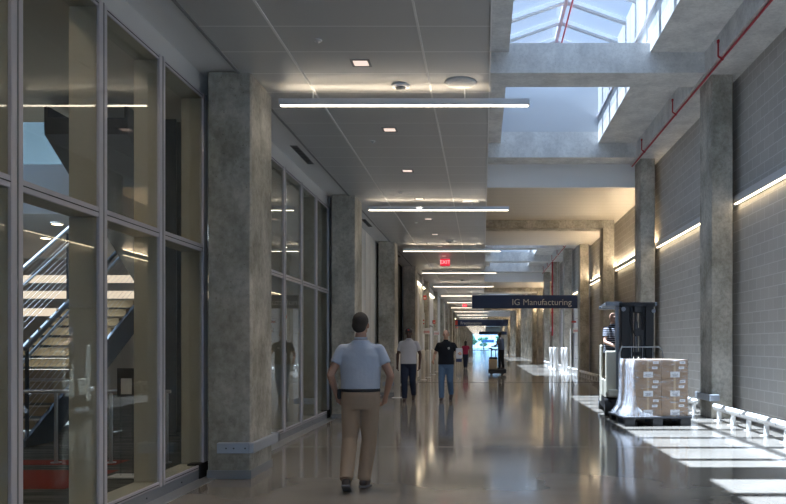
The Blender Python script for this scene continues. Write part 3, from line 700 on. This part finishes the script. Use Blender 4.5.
for z, o1, o2 in prof:
    for q in range(15):
        if q < 8: px_, py_ = X0 - o1, Y1 - (Y1 - Y0 + .01) * q / 7
        else: px_, py_ = X0 - o1 + (o1 + .01 + o2) * (q - 7) / 7, Y0 - .012 - (o1 * .25 if z < .4 else 0)
        vs2.append((px_ + random.uniform(-.008, .008), py_ + random.uniform(-.006, .003), z))
for k_ in range(len(prof) - 1):
    for q in range(14): fs2.append((k_ * 15 + q, k_ * 15 + q + 1, (k_ + 1) * 15 + q + 1, (k_ + 1) * 15 + q))
fo = fb.add(vs2, fs2, 0, True).obj('bunched_film', 'filmw', wr); mf = fo.modifiers.new('t', 'SOLIDIFY'); mf.thickness = .002
md = wr.modifiers.new('t', 'SOLIDIFY'); md.thickness = .002

# ================================================================ PALLET TRUCK (reach truck)
M['cream'] = mat('cream_truck_paint', (.68, .65, .54), .35)
M['mast'] = mat('dark_mast_steel', (.013, .015, .02), .5, .0)
M['silver'] = mat('silver_truck_paint', (.22, .24, .28), .4, .3)
tk = thing('forklift', (2.50, 8.2, 0), 'cream stand-up forklift with tall dark mast behind the wrapped pallet', 'forklift', rz=math.radians(-4))
def tb(name, ms, b): return b.obj(name, ms, tk)
tb('chassis', 'mast', B().bev(.0, 1.08, .0, .95, .07, .36, .05))
tb('motor_housing', 'cream', B().bev(.50, 1.08, .45, .95, .36, 1.15, .06, seg=3))
tb('side_shell', 'cream', B().bev(.0, .27, .02, .09, .42, 1.30, .03, seg=3).bev(.0, .05, .05, .70, .34, .70, .02, seg=2).bev(.03, .25, -.06, .03, .36, .52, .035, seg=2))
tb('back_pad', 'cream', B().bev(-.02, .03, .56, .68, .2, 1.42, .02, seg=2))
tb('console', 'silver', B().bev(.29, .48, .02, .16, .40, 1.22, .03, seg=2).bev(.30, .42, -.03, .03, .6, .95, .01))
tb('control_handle', 'black', B().tube((.30, .12, 1.22), (.27, .10, 1.36), .018).ball((.27, .10, 1.38), (.045, .045, .03)))
tb('grab_bar', 'steel', B().path([(.24, -.10, .3), (.24, -.12, .8), (.25, -.12, 1.25), (.31, -.10, 1.40)], .016))
tb('platform', 'black', B().bev(.04, .50, .16, .88, .34, .37, .008))
for x, y, r_ in ((-.02, .02, .15), (-.02, .80, .12), (.93, .80, .12), (.93, .06, .12)):
    wl = tb('wheel', 'black', B().tube((x, y, r_), (x + .13, y, r_), r_, n=24))
    B().tube((x - .005, y, r_), (x + .135, y, r_), r_ * .45, n=18).obj('hub', 'silver', wl)
for x in (.30, .78):
    tb('mast_rail', 'mast', B().bev(x, x + .17, -.06, -.01, .1, 2.25, .008).bev(x, x + .04, -.02, .12, .1, 2.28, .006).bev(x + .13, x + .17, -.02, .12, .1, 2.28, .006))
    tb('inner_rail', 'dark', B().bev(x + (.17 if x < .6 else -.08), x + (.25 if x < .6 else .0), -.02, .06, .15, 2.2, .006))
tb('mast_crossbar', 'mast', B().bev(.27, .98, -.06, .10, 2.19, 2.28, .012).bev(.27, .98, .0, .10, 1.2, 1.28, .01).bev(.54, .72, -.09, -.02, 2.06, 2.22, .02))
tb('lift_cylinder', 'silver', B().tube((.62, .06, .3), (.62, .06, 1.9), .04).tube((.62, .06, 1.9), (.62, .06, 2.2), .022))
tb('chain', 'dark', B().box(.56, .585, -.05, -.04, .5, 2.15).box(.66, .685, -.05, -.04, .5, 2.15))
tb('hose', 'black', B().path([(.52, -.05, 2.1), (.49, -.08, 1.9), (.53, -.08, 1.7), (.59, -.05, 1.6)], .014)); tb('hose', 'black', B().path([(.70, -.05, 2.12), (.75, -.07, 1.95), (.74, -.08, 1.75), (.68, -.05, 1.66)], .014))
tb('pulley', 'dark', B().tube((.64, -.10, 1.68), (.64, -.05, 1.68), .08, n=24).tube((.64, -.11, 1.68), (.64, -.10, 1.68), .03, n=16))
tb('work_light', 'silver', B().tube((.34, -.10, 2.14), (.34, -.06, 2.14), .045, n=16).tube((.94, -.10, 2.10), (.94, -.06, 2.10), .04, n=16))
tb('guard_post', 'silver', B().bev(.205, .27, .02, .09, .36, 2.22, .008))
b = B().bev(.0, .33, .0, .06, 2.21, 2.30, .008).bev(.0, .05, .0, .55, 2.22, 2.29, .008).bev(.0, 1.04, .86, .91, 2.22, 2.29, .008).bev(1.0, 1.05, .06, .90, 2.22, 2.29, .008)
for i in range(6): b.bev(.03, 1.02, .12 + i * .12, .15 + i * .12, 2.24, 2.28, .005)
tb('overhead_guard', 'silver', b)
tb('load_backrest', 'steel', B().path([(.26, -.16, .5), (.26, -.16, 1.34), (.30, -.16, 1.38), (1.02, -.16, 1.38), (1.08, -.16, 1.32), (1.11, -.16, 1.1), (1.11, -.16, .5)], .010).tube((.70, -.16, .6), (.70, -.16, 1.38), .006).tube((.48, -.16, .6), (.48, -.16, 1.38), .006).tube((.90, -.16, .6), (.90, -.16, 1.38), .006))
tb('carriage', 'mast', B().bev(.34, 1.10, -.12, -.07, .25, .36, .01).bev(.34, 1.10, -.12, -.07, .55, .64, .01))
for x in (.28, .82): tb('fork', 'mast', B().bev(x + .05, x + .15, -.80, -.12, .06, .095, .008).bev(x + .05, x + .15, -.15, -.12, .06, .6, .008))

# ================================================================ PEOPLE
M['skin_l'] = mat('light_skin', (.55, .33, .24), .55); M['skin_d'] = mat('dark_skin', (.09, .045, .03), .5); M['skin_m'] = mat('tan_skin', (.38, .22, .16), .5)
M['hair'] = mat('dark_hair', (.02, .016, .014), .7); M['hairg'] = mat('short_grey_hair', (.16, .12, .09), .8)
M['eye'] = mat('eye_dark', (.02, .02, .02), .3)
def cloth(name, col, rough=.85):
    m = mat(name, col, rough, spec=.2); n = noise(m, 7, 4, .6); bump(m, n.outputs['Fac'], .5, .02); return m
M['shirt_blue'] = cloth('pale_blue_shirt', (.40, .45, .55)); M['khaki'] = cloth('khaki_trousers', (.30, .225, .165))
M['tee'] = cloth('light_grey_tee', (.50, .50, .54)); M['jeans_d'] = cloth('dark_jeans', (.022, .03, .055)); M['jeans'] = cloth('blue_jeans', (.10, .17, .28))
M['polo'] = cloth('black_polo', (.018, .02, .026)); M['magenta'] = cloth('dark_pink_top', (.36, .03, .07)); M['workblue'] = cloth('grey_blue_shirt', (.11, .14, .22)); M['blackt'] = cloth('black_trousers', (.014, .014, .018))
m = M['stripes'] = mat('striped_shirt', (.03, .03, .04), .85)
sp = N(m, 'ShaderNodeSeparateXYZ'); tc = N(m, 'ShaderNodeTexCoord'); L(m, tc.outputs['Object'], sp.inputs[0])
a1 = N(m, 'ShaderNodeMath', operation='MULTIPLY'); a1.inputs[1].default_value = 22; L(m, sp.outputs[2], a1.inputs[0])
a2 = N(m, 'ShaderNodeMath', operation='FRACT'); L(m, a1.outputs[0], a2.inputs[0]); a3 = N(m, 'ShaderNodeMath', operation='LESS_THAN'); a3.inputs[1].default_value = .28; L(m, a2.outputs[0], a3.inputs[0])
L(m, mix(m, a3.outputs[0], (.022, .024, .035), (.42, .43, .48)), bsdf(m).inputs['Base Color'])
M['shoe'] = mat('brown_shoe', (.05, .035, .03), .5); M['sole'] = mat('shoe_sole', (.12, .12, .13), .7)
M['cap'] = mat('dark_cap', (.03, .028, .035), .8)

def remesh(b, name, ms, parent, voxel, smooth=4):
    me = b.mesh(name + '_raw'); o = bpy.data.objects.new('tmp', me); COL.objects.link(o)
    r = o.modifiers.new('r', 'REMESH'); r.mode = 'VOXEL'; r.voxel_size = voxel; r.use_smooth_shade = True
    s = o.modifiers.new('s', 'SMOOTH'); s.factor = .5; s.iterations = smooth
    dg = bpy.context.evaluated_depsgraph_get(); dg.update()
    nm = bpy.data.meshes.new_from_object(o.evaluated_get(dg)); nm.name = name
    bpy.data.objects.remove(o); bpy.data.meshes.remove(me)
    nm.materials.clear(); nm.materials.append(M[ms])
    for p in nm.polygons: p.use_smooth = True
    c = bpy.data.objects.new(name, nm); COL.objects.link(c); c.parent = parent; return c
V = Vector
def limb(b, pts, rs, n=16):
    for (p, q, r0, r1) in zip(pts, pts[1:], rs, rs[1:]): b.tube(p, q, r0, r1, n=n)
    for p, r in zip(pts, rs): b.ball(p, (r, r, r), n=n)
def person(loc, rz, height, label, top, bottom, skin, J, hair='hair', hair_kind='short', sleeve=.55, lean=0, shoes='shoe', build=1.0, detail=.008, extra=None, head_turn=0, tuck=False):
    """J: dict of joints in a 1.75 m frame facing +Y: elbow, wrist, knee, ankle for l (-x) and r (+x), toe directions."""
    r = thing('person', loc, label, 'person', rz=rz); r.scale = (height / 1.75,) * 3
    def sh(p): return V((p[0], p[1] + lean * max(0, p[2] - .9), p[2]))
    b = B(); k = build
    tor = [(.84, .00, .15, .10), (.92, .0, .168 * k, .118), (1.0, .0, .158 * k, .115 * k), (1.1, .0, .146 * k, .108 * k), (1.22, .0, .16 * k, .112 * k), (1.33, -.005, .170 * k, .112), (1.40, -.01, .15, .095), (1.45, -.01, .095, .07), (1.49, -.005, .065, .06)]
    b.rings([(tuple(sh((0, y, z))), rx, ry) for z, y, rx, ry in tor], 28)
    nb = sh((0, -.005, 1.44)); hd = sh((0, .015, 1.64))
    b.tube(nb, sh((0, .005, 1.56)), .062, .055, n=18)
    R = Matrix.Rotation(head_turn, 3, 'Z')
    def hp(v): return hd + R @ V(v)
    b.ball(hp((0, -.005, .015)), (.074, .094, .098), n=24, rot=R); b.ball(hp((0, .022, -.05)), (.056, .064, .062), n=20, rot=R)
    b.ball(hp((0, .05, -.085)), (.028, .026, .022), n=14, rot=R)
    b.tube(hp((0, .085, .02)), hp((0, .108, -.025)), .010, .015, n=10); b.ball(hp((0, .104, -.028)), (.017, .014, .011), n=10)
    b.tube(hp((-.045, .074, .028)), hp((.045, .074, .028)), .012, n=10)
    b.tube(hp((-.02, .082, -.056)), hp((.02, .082, -.056)), .009, n=8)
    for s in (-1, 1): b.ball(hp((s * .076, -.005, -.01)), (.012, .022, .032), n=12, rot=R)
    sl = {}
    for s, c in ((-1, 'l'), (1, 'r')):
        S0 = sh((s * .180, -.01, 1.385)); E = V(J['elbow_' + c]); Wr = V(J['wrist_' + c])
        limb(b, [sh((s * .11, -.01, 1.39)), S0, S0.lerp(E, .35), E, E.lerp(Wr, .3), Wr], [.056, .054, .047, .037, .038, .025])
        sl[c] = (S0, E)
        d = (Wr - E).normalized(); sd = V(J.get('palm_' + c, (0, 1, 0))); sd = (sd - d * sd.dot(d)).normalized(); nrm = d.cross(sd)
        curl = J.get('curl_' + c, .35)
        cpalm = Wr + d * .045
        b.tube(Wr, Wr + d * .085, .026, .030, n=12)
        for q in (-1.5, -.5, .5, 1.5):
            a0 = Wr + d * .075 + sd * q * .019; ln = .078 - abs(q - .3) * .009
            inw = nrm * (-s)
            m1 = a0 + (d * math.cos(curl) + inw * math.sin(curl)) * ln * .5; m2 = m1 + (d * math.cos(curl * 2.4) + inw * math.sin(curl * 2.4)) * ln * .5
            limb(b, [a0, m1, m2], [.0105, .0095, .008], n=8)
        t0 = Wr + d * .03 + sd * .022; t1 = t0 + (d * .6 + sd * .8).normalized() * .035; t2 = t1 + (d * .95 + sd * .1 + nrm * (-s) * .3).normalized() * .03
        limb(b, [t0, t1, t2], [.014, .011, .009], n=8)
        Hp = V((s * .088, 0, .90)); K = V(J['knee_' + c]); A = V(J['ankle_' + c]); T = V(J.get('toe_' + c, tuple(A + V((0, .15, -.06)))))
        limb(b, [Hp, Hp.lerp(K, .4), K, K.lerp(A, .3), A], [.088, .078, .055, .055, .036])
        limb(b, [A + (A - T) * .12 + V((0, 0, -.03)), T], [.034, .03], n=12)
    body = remesh(b, 'body', skin, r, detail)
    # trousers
    b = B()
    b.rings([(tuple(sh((0, y, z))), rx + .014, ry + .014) for z, y, rx, ry in [(.80, 0, .15, .10), (.86, 0, .165 * k, .115), (.95, 0, .162 * k, .116 * k), (1.01, 0, .155 * k, .113 * k)]], 28)
    for s, c in ((-1, 'l'), (1, 'r')):
        Hp = V((s * .088, 0, .88)); K = V(J['knee_' + c]); A = V(J['ankle_' + c]); E2 = A + (A - K).normalized() * .015
        limb(b, [Hp, Hp.lerp(K, .4), K, K.lerp(E2, .45)], [.104, .096, .078, .074]); b.tube(K.lerp(E2, .45), E2, .074, .064, n=18)
    remesh(b, 'trousers', bottom, r, detail * 1.3)
    # shirt
    b = B(); hem = .985 if tuck else .90
    b.rings([(tuple(sh((0, y, z))), rx + g, ry + g) for z, y, rx, ry, g in [(hem, 0, .162 * k, .117 * k, .010 if tuck else .028), (1.03, 0, .155 * k, .113 * k, .020 if tuck else .026), (1.1, 0, .150 * k, .110 * k, .028), (1.22, 0, .163 * k, .114 * k, .024), (1.33, -.005, .172 * k, .114, .018), (1.40, -.01, .155, .097, .016), (1.445, -.01, .105, .075, .016), (1.485, -.005, .066, .062, .010)]], 30)
    for c in 'lr':
        S0, E = sl[c]; e = S0.lerp(E, sleeve) if sleeve <= 1 else E
        limb(b, [S0.lerp(V((0, S0.y, S0.z)), .35), S0], [.066, .062]); b.tube(S0, e, .064, .062 if sleeve <= 1 else .05, n=18)
        if sleeve > 1: 
            Wr = V(J['wrist_' + c]); b.ball(E, (.052, .052, .052)); b.tube(E, E.lerp(Wr, .9), .05, .036, n=16)
    shirt = remesh(b, 'shirt', top, r, detail * 1.2)
    b = B().rings([(tuple(sh((0, 0, 1.475))), .068, .066), (tuple(sh((0, 0, 1.515))), .064, .064)], 20); b.obj('collar', top, shirt)
    if tuck:
        b = B().rings([(tuple(sh((0, 0, .975))), .160 * k + .016, .116 * k + .016), (tuple(sh((0, 0, 1.005))), .157 * k + .016, .114 * k + .016)], 28)
        b.obj('belt', 'black', r)
    # shoes
    for c in 'lr':
        A = V(J['ankle_' + c]); T = V(J.get('toe_' + c, tuple(A + V((0, .15, -.06))))); d = (T - A).normalized(); h0 = A + V((0, 0, -.035)) - V((d.x, d.y, 0)) * .03
        b = B(); limb(b, [h0, h0.lerp(T, .5), T], [.044, .046, .036], n=14)
        sh_ = remesh(b, 'shoe', shoes, r, .008, 2)
        q = (T - h0).normalized(); up = V((0, 0, 1)) - q * q.z; up.normalize(); sd = q.cross(up)
        Mx = Matrix((( sd.x, q.x, up.x, h0.x), (sd.y, q.y, up.y, h0.y), (sd.z, q.z, up.z, h0.z), (0, 0, 0, 1)))
        ln = (T - h0).length; B().bev(-.042, .042, -.04, ln + .035, -.05, -.028, .012, M4=Mx, seg=2).obj('sole', 'sole', sh_)
    # head details
    for s in (-1, 1): B().ball(hp((s * .03, .082, .008)), (.011, .008, .007), n=10).obj('eye', 'eye', r)
    if hair_kind == 'short':
        b = B().ball(hp((0, -.018, .032)), (.082, .098, .095), n=24); b.ball(hp((0, -.05, -.01)), (.074, .062, .075), n=20); remesh(b, 'hair', hair, r, .009, 3)
    elif hair_kind == 'buzz':
        b = B().ball(hp((0, -.020, .022)), (.078, .092, .094), n=24); remesh(b, 'hair', hair, r, .008, 3)
    elif hair_kind == 'cap':
        b = B().ball(hp((0, -.01, .04)), (.086, .104, .088), n=24); b.ball(hp((0, .12, .035)), (.062, .062, .010), n=20); cp = remesh(b, 'cap', 'cap', r, .009, 2)
        B().ball(hp((0, .088, .07)), (.02, .01, .016), n=12).obj('badge', 'redsign', cp)
        B().ball(hp((0, -.045, -.02)), (.072, .06, .06), n=16).obj('hair', 'hair', r)
    elif hair_kind == 'long':
        b = B().ball(hp((0, -.02, .03)), (.088, .104, .10), n=24); b.ball(hp((0, -.06, -.06)), (.085, .06, .12), n=20); b.ball(hp((0, -.07, -.15)), (.07, .045, .09), n=16); remesh(b, 'hair', hair, r, .009, 3)
    if extra: extra(r, sh, hp, J)
    return r
# A: man in the pale blue shirt, walking away, left foot lifted behind
def exA(r, sh, hp, J):
    B().bev(-.225, -.19, -.06, .04, .90, 1.0, .01).obj('belt_pouch', 'black', r)
person((-1.20, 3.98, 0), math.radians(2), 1.73, 'person walking away in pale blue short-sleeved shirt and khaki trousers', 'shirt_blue', 'khaki', 'skin_m',
       dict(elbow_l=(-.29, -.06, 1.14), wrist_l=(-.25, .10, .93), elbow_r=(.30, -.03, 1.13), wrist_r=(.24, .12, .92), knee_l=(-.11, .02, .50), ankle_l=(-.11, -.24, .15), toe_l=(-.12, -.09, .045),
            knee_r=(.08, .05, .49), ankle_r=(.03, .03, .10), toe_r=(.05, .19, .045)), build=1.12, lean=.02, head_turn=-.25, extra=exA, tuck=True)
# B: man with cap facing the camera
person((-1.86, 10.2, 0), math.radians(180), 1.84, 'person in dark cap, light grey T-shirt and dark jeans walking towards us', 'tee', 'jeans_d', 'skin_d',
       dict(elbow_l=(-.27, -.05, 1.12), wrist_l=(-.26, .03, .86), elbow_r=(.27, -.04, 1.12), wrist_r=(.27, .04, .86), knee_l=(-.09, .02, .50), ankle_l=(-.10, -.20, .16), toe_l=(-.10, -.08, .045), knee_r=(.09, .12, .50), ankle_r=(.09, .12, .09)), hair_kind='cap', build=1.05, sleeve=.65)
# C: man in black polo with papers
def exC(r, sh, hp, J):
    B().bev(.16, .20, .03, .27, 1.02, 1.22, .006, M4=None).obj('badge', 'black', r) if False else None
    B().ball((-.08, .125, 1.30), (.03, .008, .03), n=10).obj('badge', 'boll', r)
C_ = person((-.93, 10.3, 0), math.radians(176), 1.80, 'person in black polo and blue jeans carrying papers under one arm', 'polo', 'jeans', 'skin_l',
       dict(elbow_l=(-.30, -.02, 1.16), wrist_l=(-.36, .24, 1.18), elbow_r=(.29, -.06, 1.14), wrist_r=(.30, .14, 1.0), knee_l=(-.10, .02, .50), ankle_l=(-.10, -.24, .17), toe_l=(-.10, -.12, .045), knee_r=(.10, .12, .50), ankle_r=(.10, .12, .09), curl_l=.5), hair='hairg', hair_kind='buzz', build=1.08, sleeve=.6, extra=exC)
pb = thing('paper_bundle', (-.93 + .33, 10.3 - .20 / SY, 1.10), 'pale bundle of papers held by the person in black polo', 'papers', rz=.2)
B().bev(-.07, .09, -.02, .02, 0, .24, .006).obj('sheets', 'sticker', pb)
# D: woman in dark pink
person((-1.02, 24.4, 0), 0, 1.66, 'person with long dark hair in dark pink top and dark trousers, far off', 'magenta', 'jeans_d', 'skin_m',
       dict(elbow_l=(-.25, -.03, 1.12), wrist_l=(-.26, .04, .87), elbow_r=(.25, -.03, 1.12), wrist_r=(.27, .05, .87), knee_l=(-.07, .05, .50), ankle_l=(-.06, .05, .09), knee_r=(.07, .0, .50), ankle_r=(.05, -.12, .12)), hair_kind='long', build=.92, detail=.014)
bg = thing('bag', (-.73, 24.4 + .1 / SY, .36), 'white carrier bag in the hand of the person in dark pink', 'bag')
B().bev(-.12, .12, -.06, .06, 0, .3, .03).obj('body', 'white', bg); B().path([(-.06, 0, .3), (-.04, 0, .38), (.04, 0, .38), (.06, 0, .3)], .008).obj('handle', 'white', bg)
cb = thing('cool_box', (-1.42, 24.4 - .16 / SY, .40), 'blue and white cool box carried beside the person in dark pink', 'cool box')
B().bev(-.17, .17, -.10, .10, 0, .2, .02).obj('body', 'blue', cb); B().bev(-.17, .17, -.10, .10, .2, .32, .03).obj('lid', 'white', cb); B().path([(-.15, 0, .25), (-.10, 0, .42), (.10, 0, .42), (.15, 0, .25)], .01).obj('handle', 'white', cb)
# E: man on stand-on truck, facing left
tr = thing('order_truck', (.28, 19.5, 0), 'small black and tan stand-on truck ridden down the corridor', 'truck')
B().bev(0, .86, -.35, .35, .06, .26, .04, seg=2).obj('chassis', 'mast', tr)
B().bev(.02, .44, -.3, .3, .26, .76, .05, seg=2).obj('tan_housing', mat('tan_truck_paint', (.40, .33, .22), .5), tr)
B().bev(.03, .44, -.28, .28, .70, .84, .05, seg=2).obj('cover', 'mast', tr)
B().tube((.14, 0, .8), (.14, 0, 1.26), .022).tube((.36, 0, .8), (.34, 0, 1.2), .022).bev(.12, .46, -.03, .03, 1.17, 1.22, .01).tube((.08, -.2, 1.27), (.08, .2, 1.27), .018).bev(.02, .2, -.05, .05, 1.22, 1.28, .01).obj('steering_column', 'mast', tr)
for x in (.1, .62):
    for y in (-.32, .26): B().tube((x + .05, y, .08), (x + .05, y + .06, .08), .08, n=18).obj('wheel', 'black', tr)
person((.90, 19.5, .26), math.radians(58), 1.80, 'person standing on the small truck in grey-blue shirt and dark trousers', 'workblue', 'blackt', 'skin_d',
       dict(elbow_l=(-.25, .10, 1.13), wrist_l=(-.16, .36, 1.06), elbow_r=(.25, .10, 1.13), wrist_r=(.16, .36, 1.06), knee_l=(-.10, .03, .50), ankle_l=(-.10, .03, .09), knee_r=(.10, .0, .50), ankle_r=(.10, -.06, .09), curl_l=.7, curl_r=.7), hair_kind='buzz', sleeve=.6, lean=.10, detail=.013)
# F: forklift operator
person((2.72, 8.50, .37), math.radians(180 + 30), 1.72, 'bald person in black and white striped shirt driving the forklift', 'stripes', 'blackt', 'skin_l',
       dict(elbow_l=(-.27, .05, 1.16), wrist_l=(-.16, .30, 1.06), elbow_r=(.27, .10, 1.13), wrist_r=(.14, .36, 1.02), knee_l=(-.10, .10, .50), ankle_l=(-.10, .02, .09), knee_r=(.10, .10, .50), ankle_r=(.10, .02, .09), curl_l=.7, curl_r=.7), hair='skin_l', hair_kind='buzz', build=1.12, sleeve=.6, lean=.06, detail=.008)

# bays, spacings and long fittings above are written in reduced units along the corridor: bring them to metres
FULL = {'ledge_lamp', 'wall_lamp', 'column_guard', 'air_vent', 'sprinkler_pipe', 'forklift', 'downspout'}
KEEP = {'pallet', 'carton', 'stretch_wrap', 'staircase', 'steel_column'}
done = set()
def stretch(o):
    for c in [o] + list(o.children_recursive):
        if c is not o: c.location.y *= SY
        if c.type != 'MESH' or c.data.name in done: continue
        done.add(c.data.name); vs = c.data.vertices
        if c.name.split('.')[0] in ('wheel', 'hub', 'pulley', 'control_handle', 'work_light'):
            m_ = sum(v.co.y for v in vs) / len(vs)
            for v in vs: v.co.y += m_ * (SY - 1)
        else:
            for v in vs: v.co.y *= SY
        c.data.update()
for o in [o for o in S.objects if o.parent is None]:
    nm = o.name.split('.')[0]
    if nm in KEEP: continue
    o.location.y *= SY
    if o.get('kind') == 'structure' or nm in FULL: stretch(o)

# ================================================================ LIGHT, SKY, CAMERA
w = bpy.data.worlds.new('sky'); S.world = w; w.use_nodes = True; nt = w.node_tree; nt.nodes.clear()
class WM: node_tree = nt
o = N(WM, 'ShaderNodeOutputWorld'); bg = N(WM, 'ShaderNodeBackground'); L(WM, bg.outputs[0], o.inputs['Surface'])
tc = N(WM, 'ShaderNodeTexCoord'); sp = N(WM, 'ShaderNodeSeparateXYZ'); L(WM, tc.outputs['Generated'], sp.inputs[0])
base = ramp(WM, sp.outputs[2], [(0, (2.3, 3.0, 3.9)), (.26, (2.1, 2.9, 4.0)), (.34, (.26, .38, .60)), (.6, (.24, .36, .60)), (.75, (.55, .8, 1.2))])
nz = noise(WM, 2.6, 6, .6, vec=tc.outputs['Generated'], stretch=(1, 1, 2.2))
cf = ramp(WM, nz.outputs['Fac'], [(.42, (0, 0, 0)), (.68, (.85, .85, .85))])
L(WM, mix(WM, cf.outputs['Color'], base.outputs['Color'], (.42, .48, .56), 'LIGHTEN'), bg.inputs['Color']); bg.inputs['Strength'].default_value = 1.0
sun = bpy.data.lights.new('sun', 'SUN'); sun.energy = 12.5; sun.angle = math.radians(.6); sun.color = (.84, .96, 1.14)
so = bpy.data.objects.new('sun', sun); COL.objects.link(so); so.rotation_euler = V((.216, -.006, -1)).to_track_quat('-Z', 'Y').to_euler()
so.location = (0, 0, 20)
cam = bpy.data.cameras.new('camera'); cam.sensor_width = 36; cam.lens = F / 786 * 36; cam.shift_x = -(VX - 393) / 786; cam.shift_y = (VY - 252) / 786; cam.clip_start = .05; cam.clip_end = 500
co = bpy.data.objects.new('camera', cam); COL.objects.link(co); co.location = (0, 0, H); co.rotation_euler = (math.pi / 2, 0, 0); S.camera = co
S.view_settings.view_transform = 'Standard'; S.view_settings.look = 'None'; S.view_settings.gamma = 1; S.view_settings.use_curve_mapping = False
S.view_settings.exposure = 0.95
cy = S.cycles; cy.use_denoising = True; cy.max_bounces = 10; cy.diffuse_bounces = 7; cy.glossy_bounces = 5; cy.transparent_max_bounces = 24; cy.transmission_bounces = 4
cy.caustics_reflective = False; cy.caustics_refractive = False; cy.sample_clamp_indirect = 10
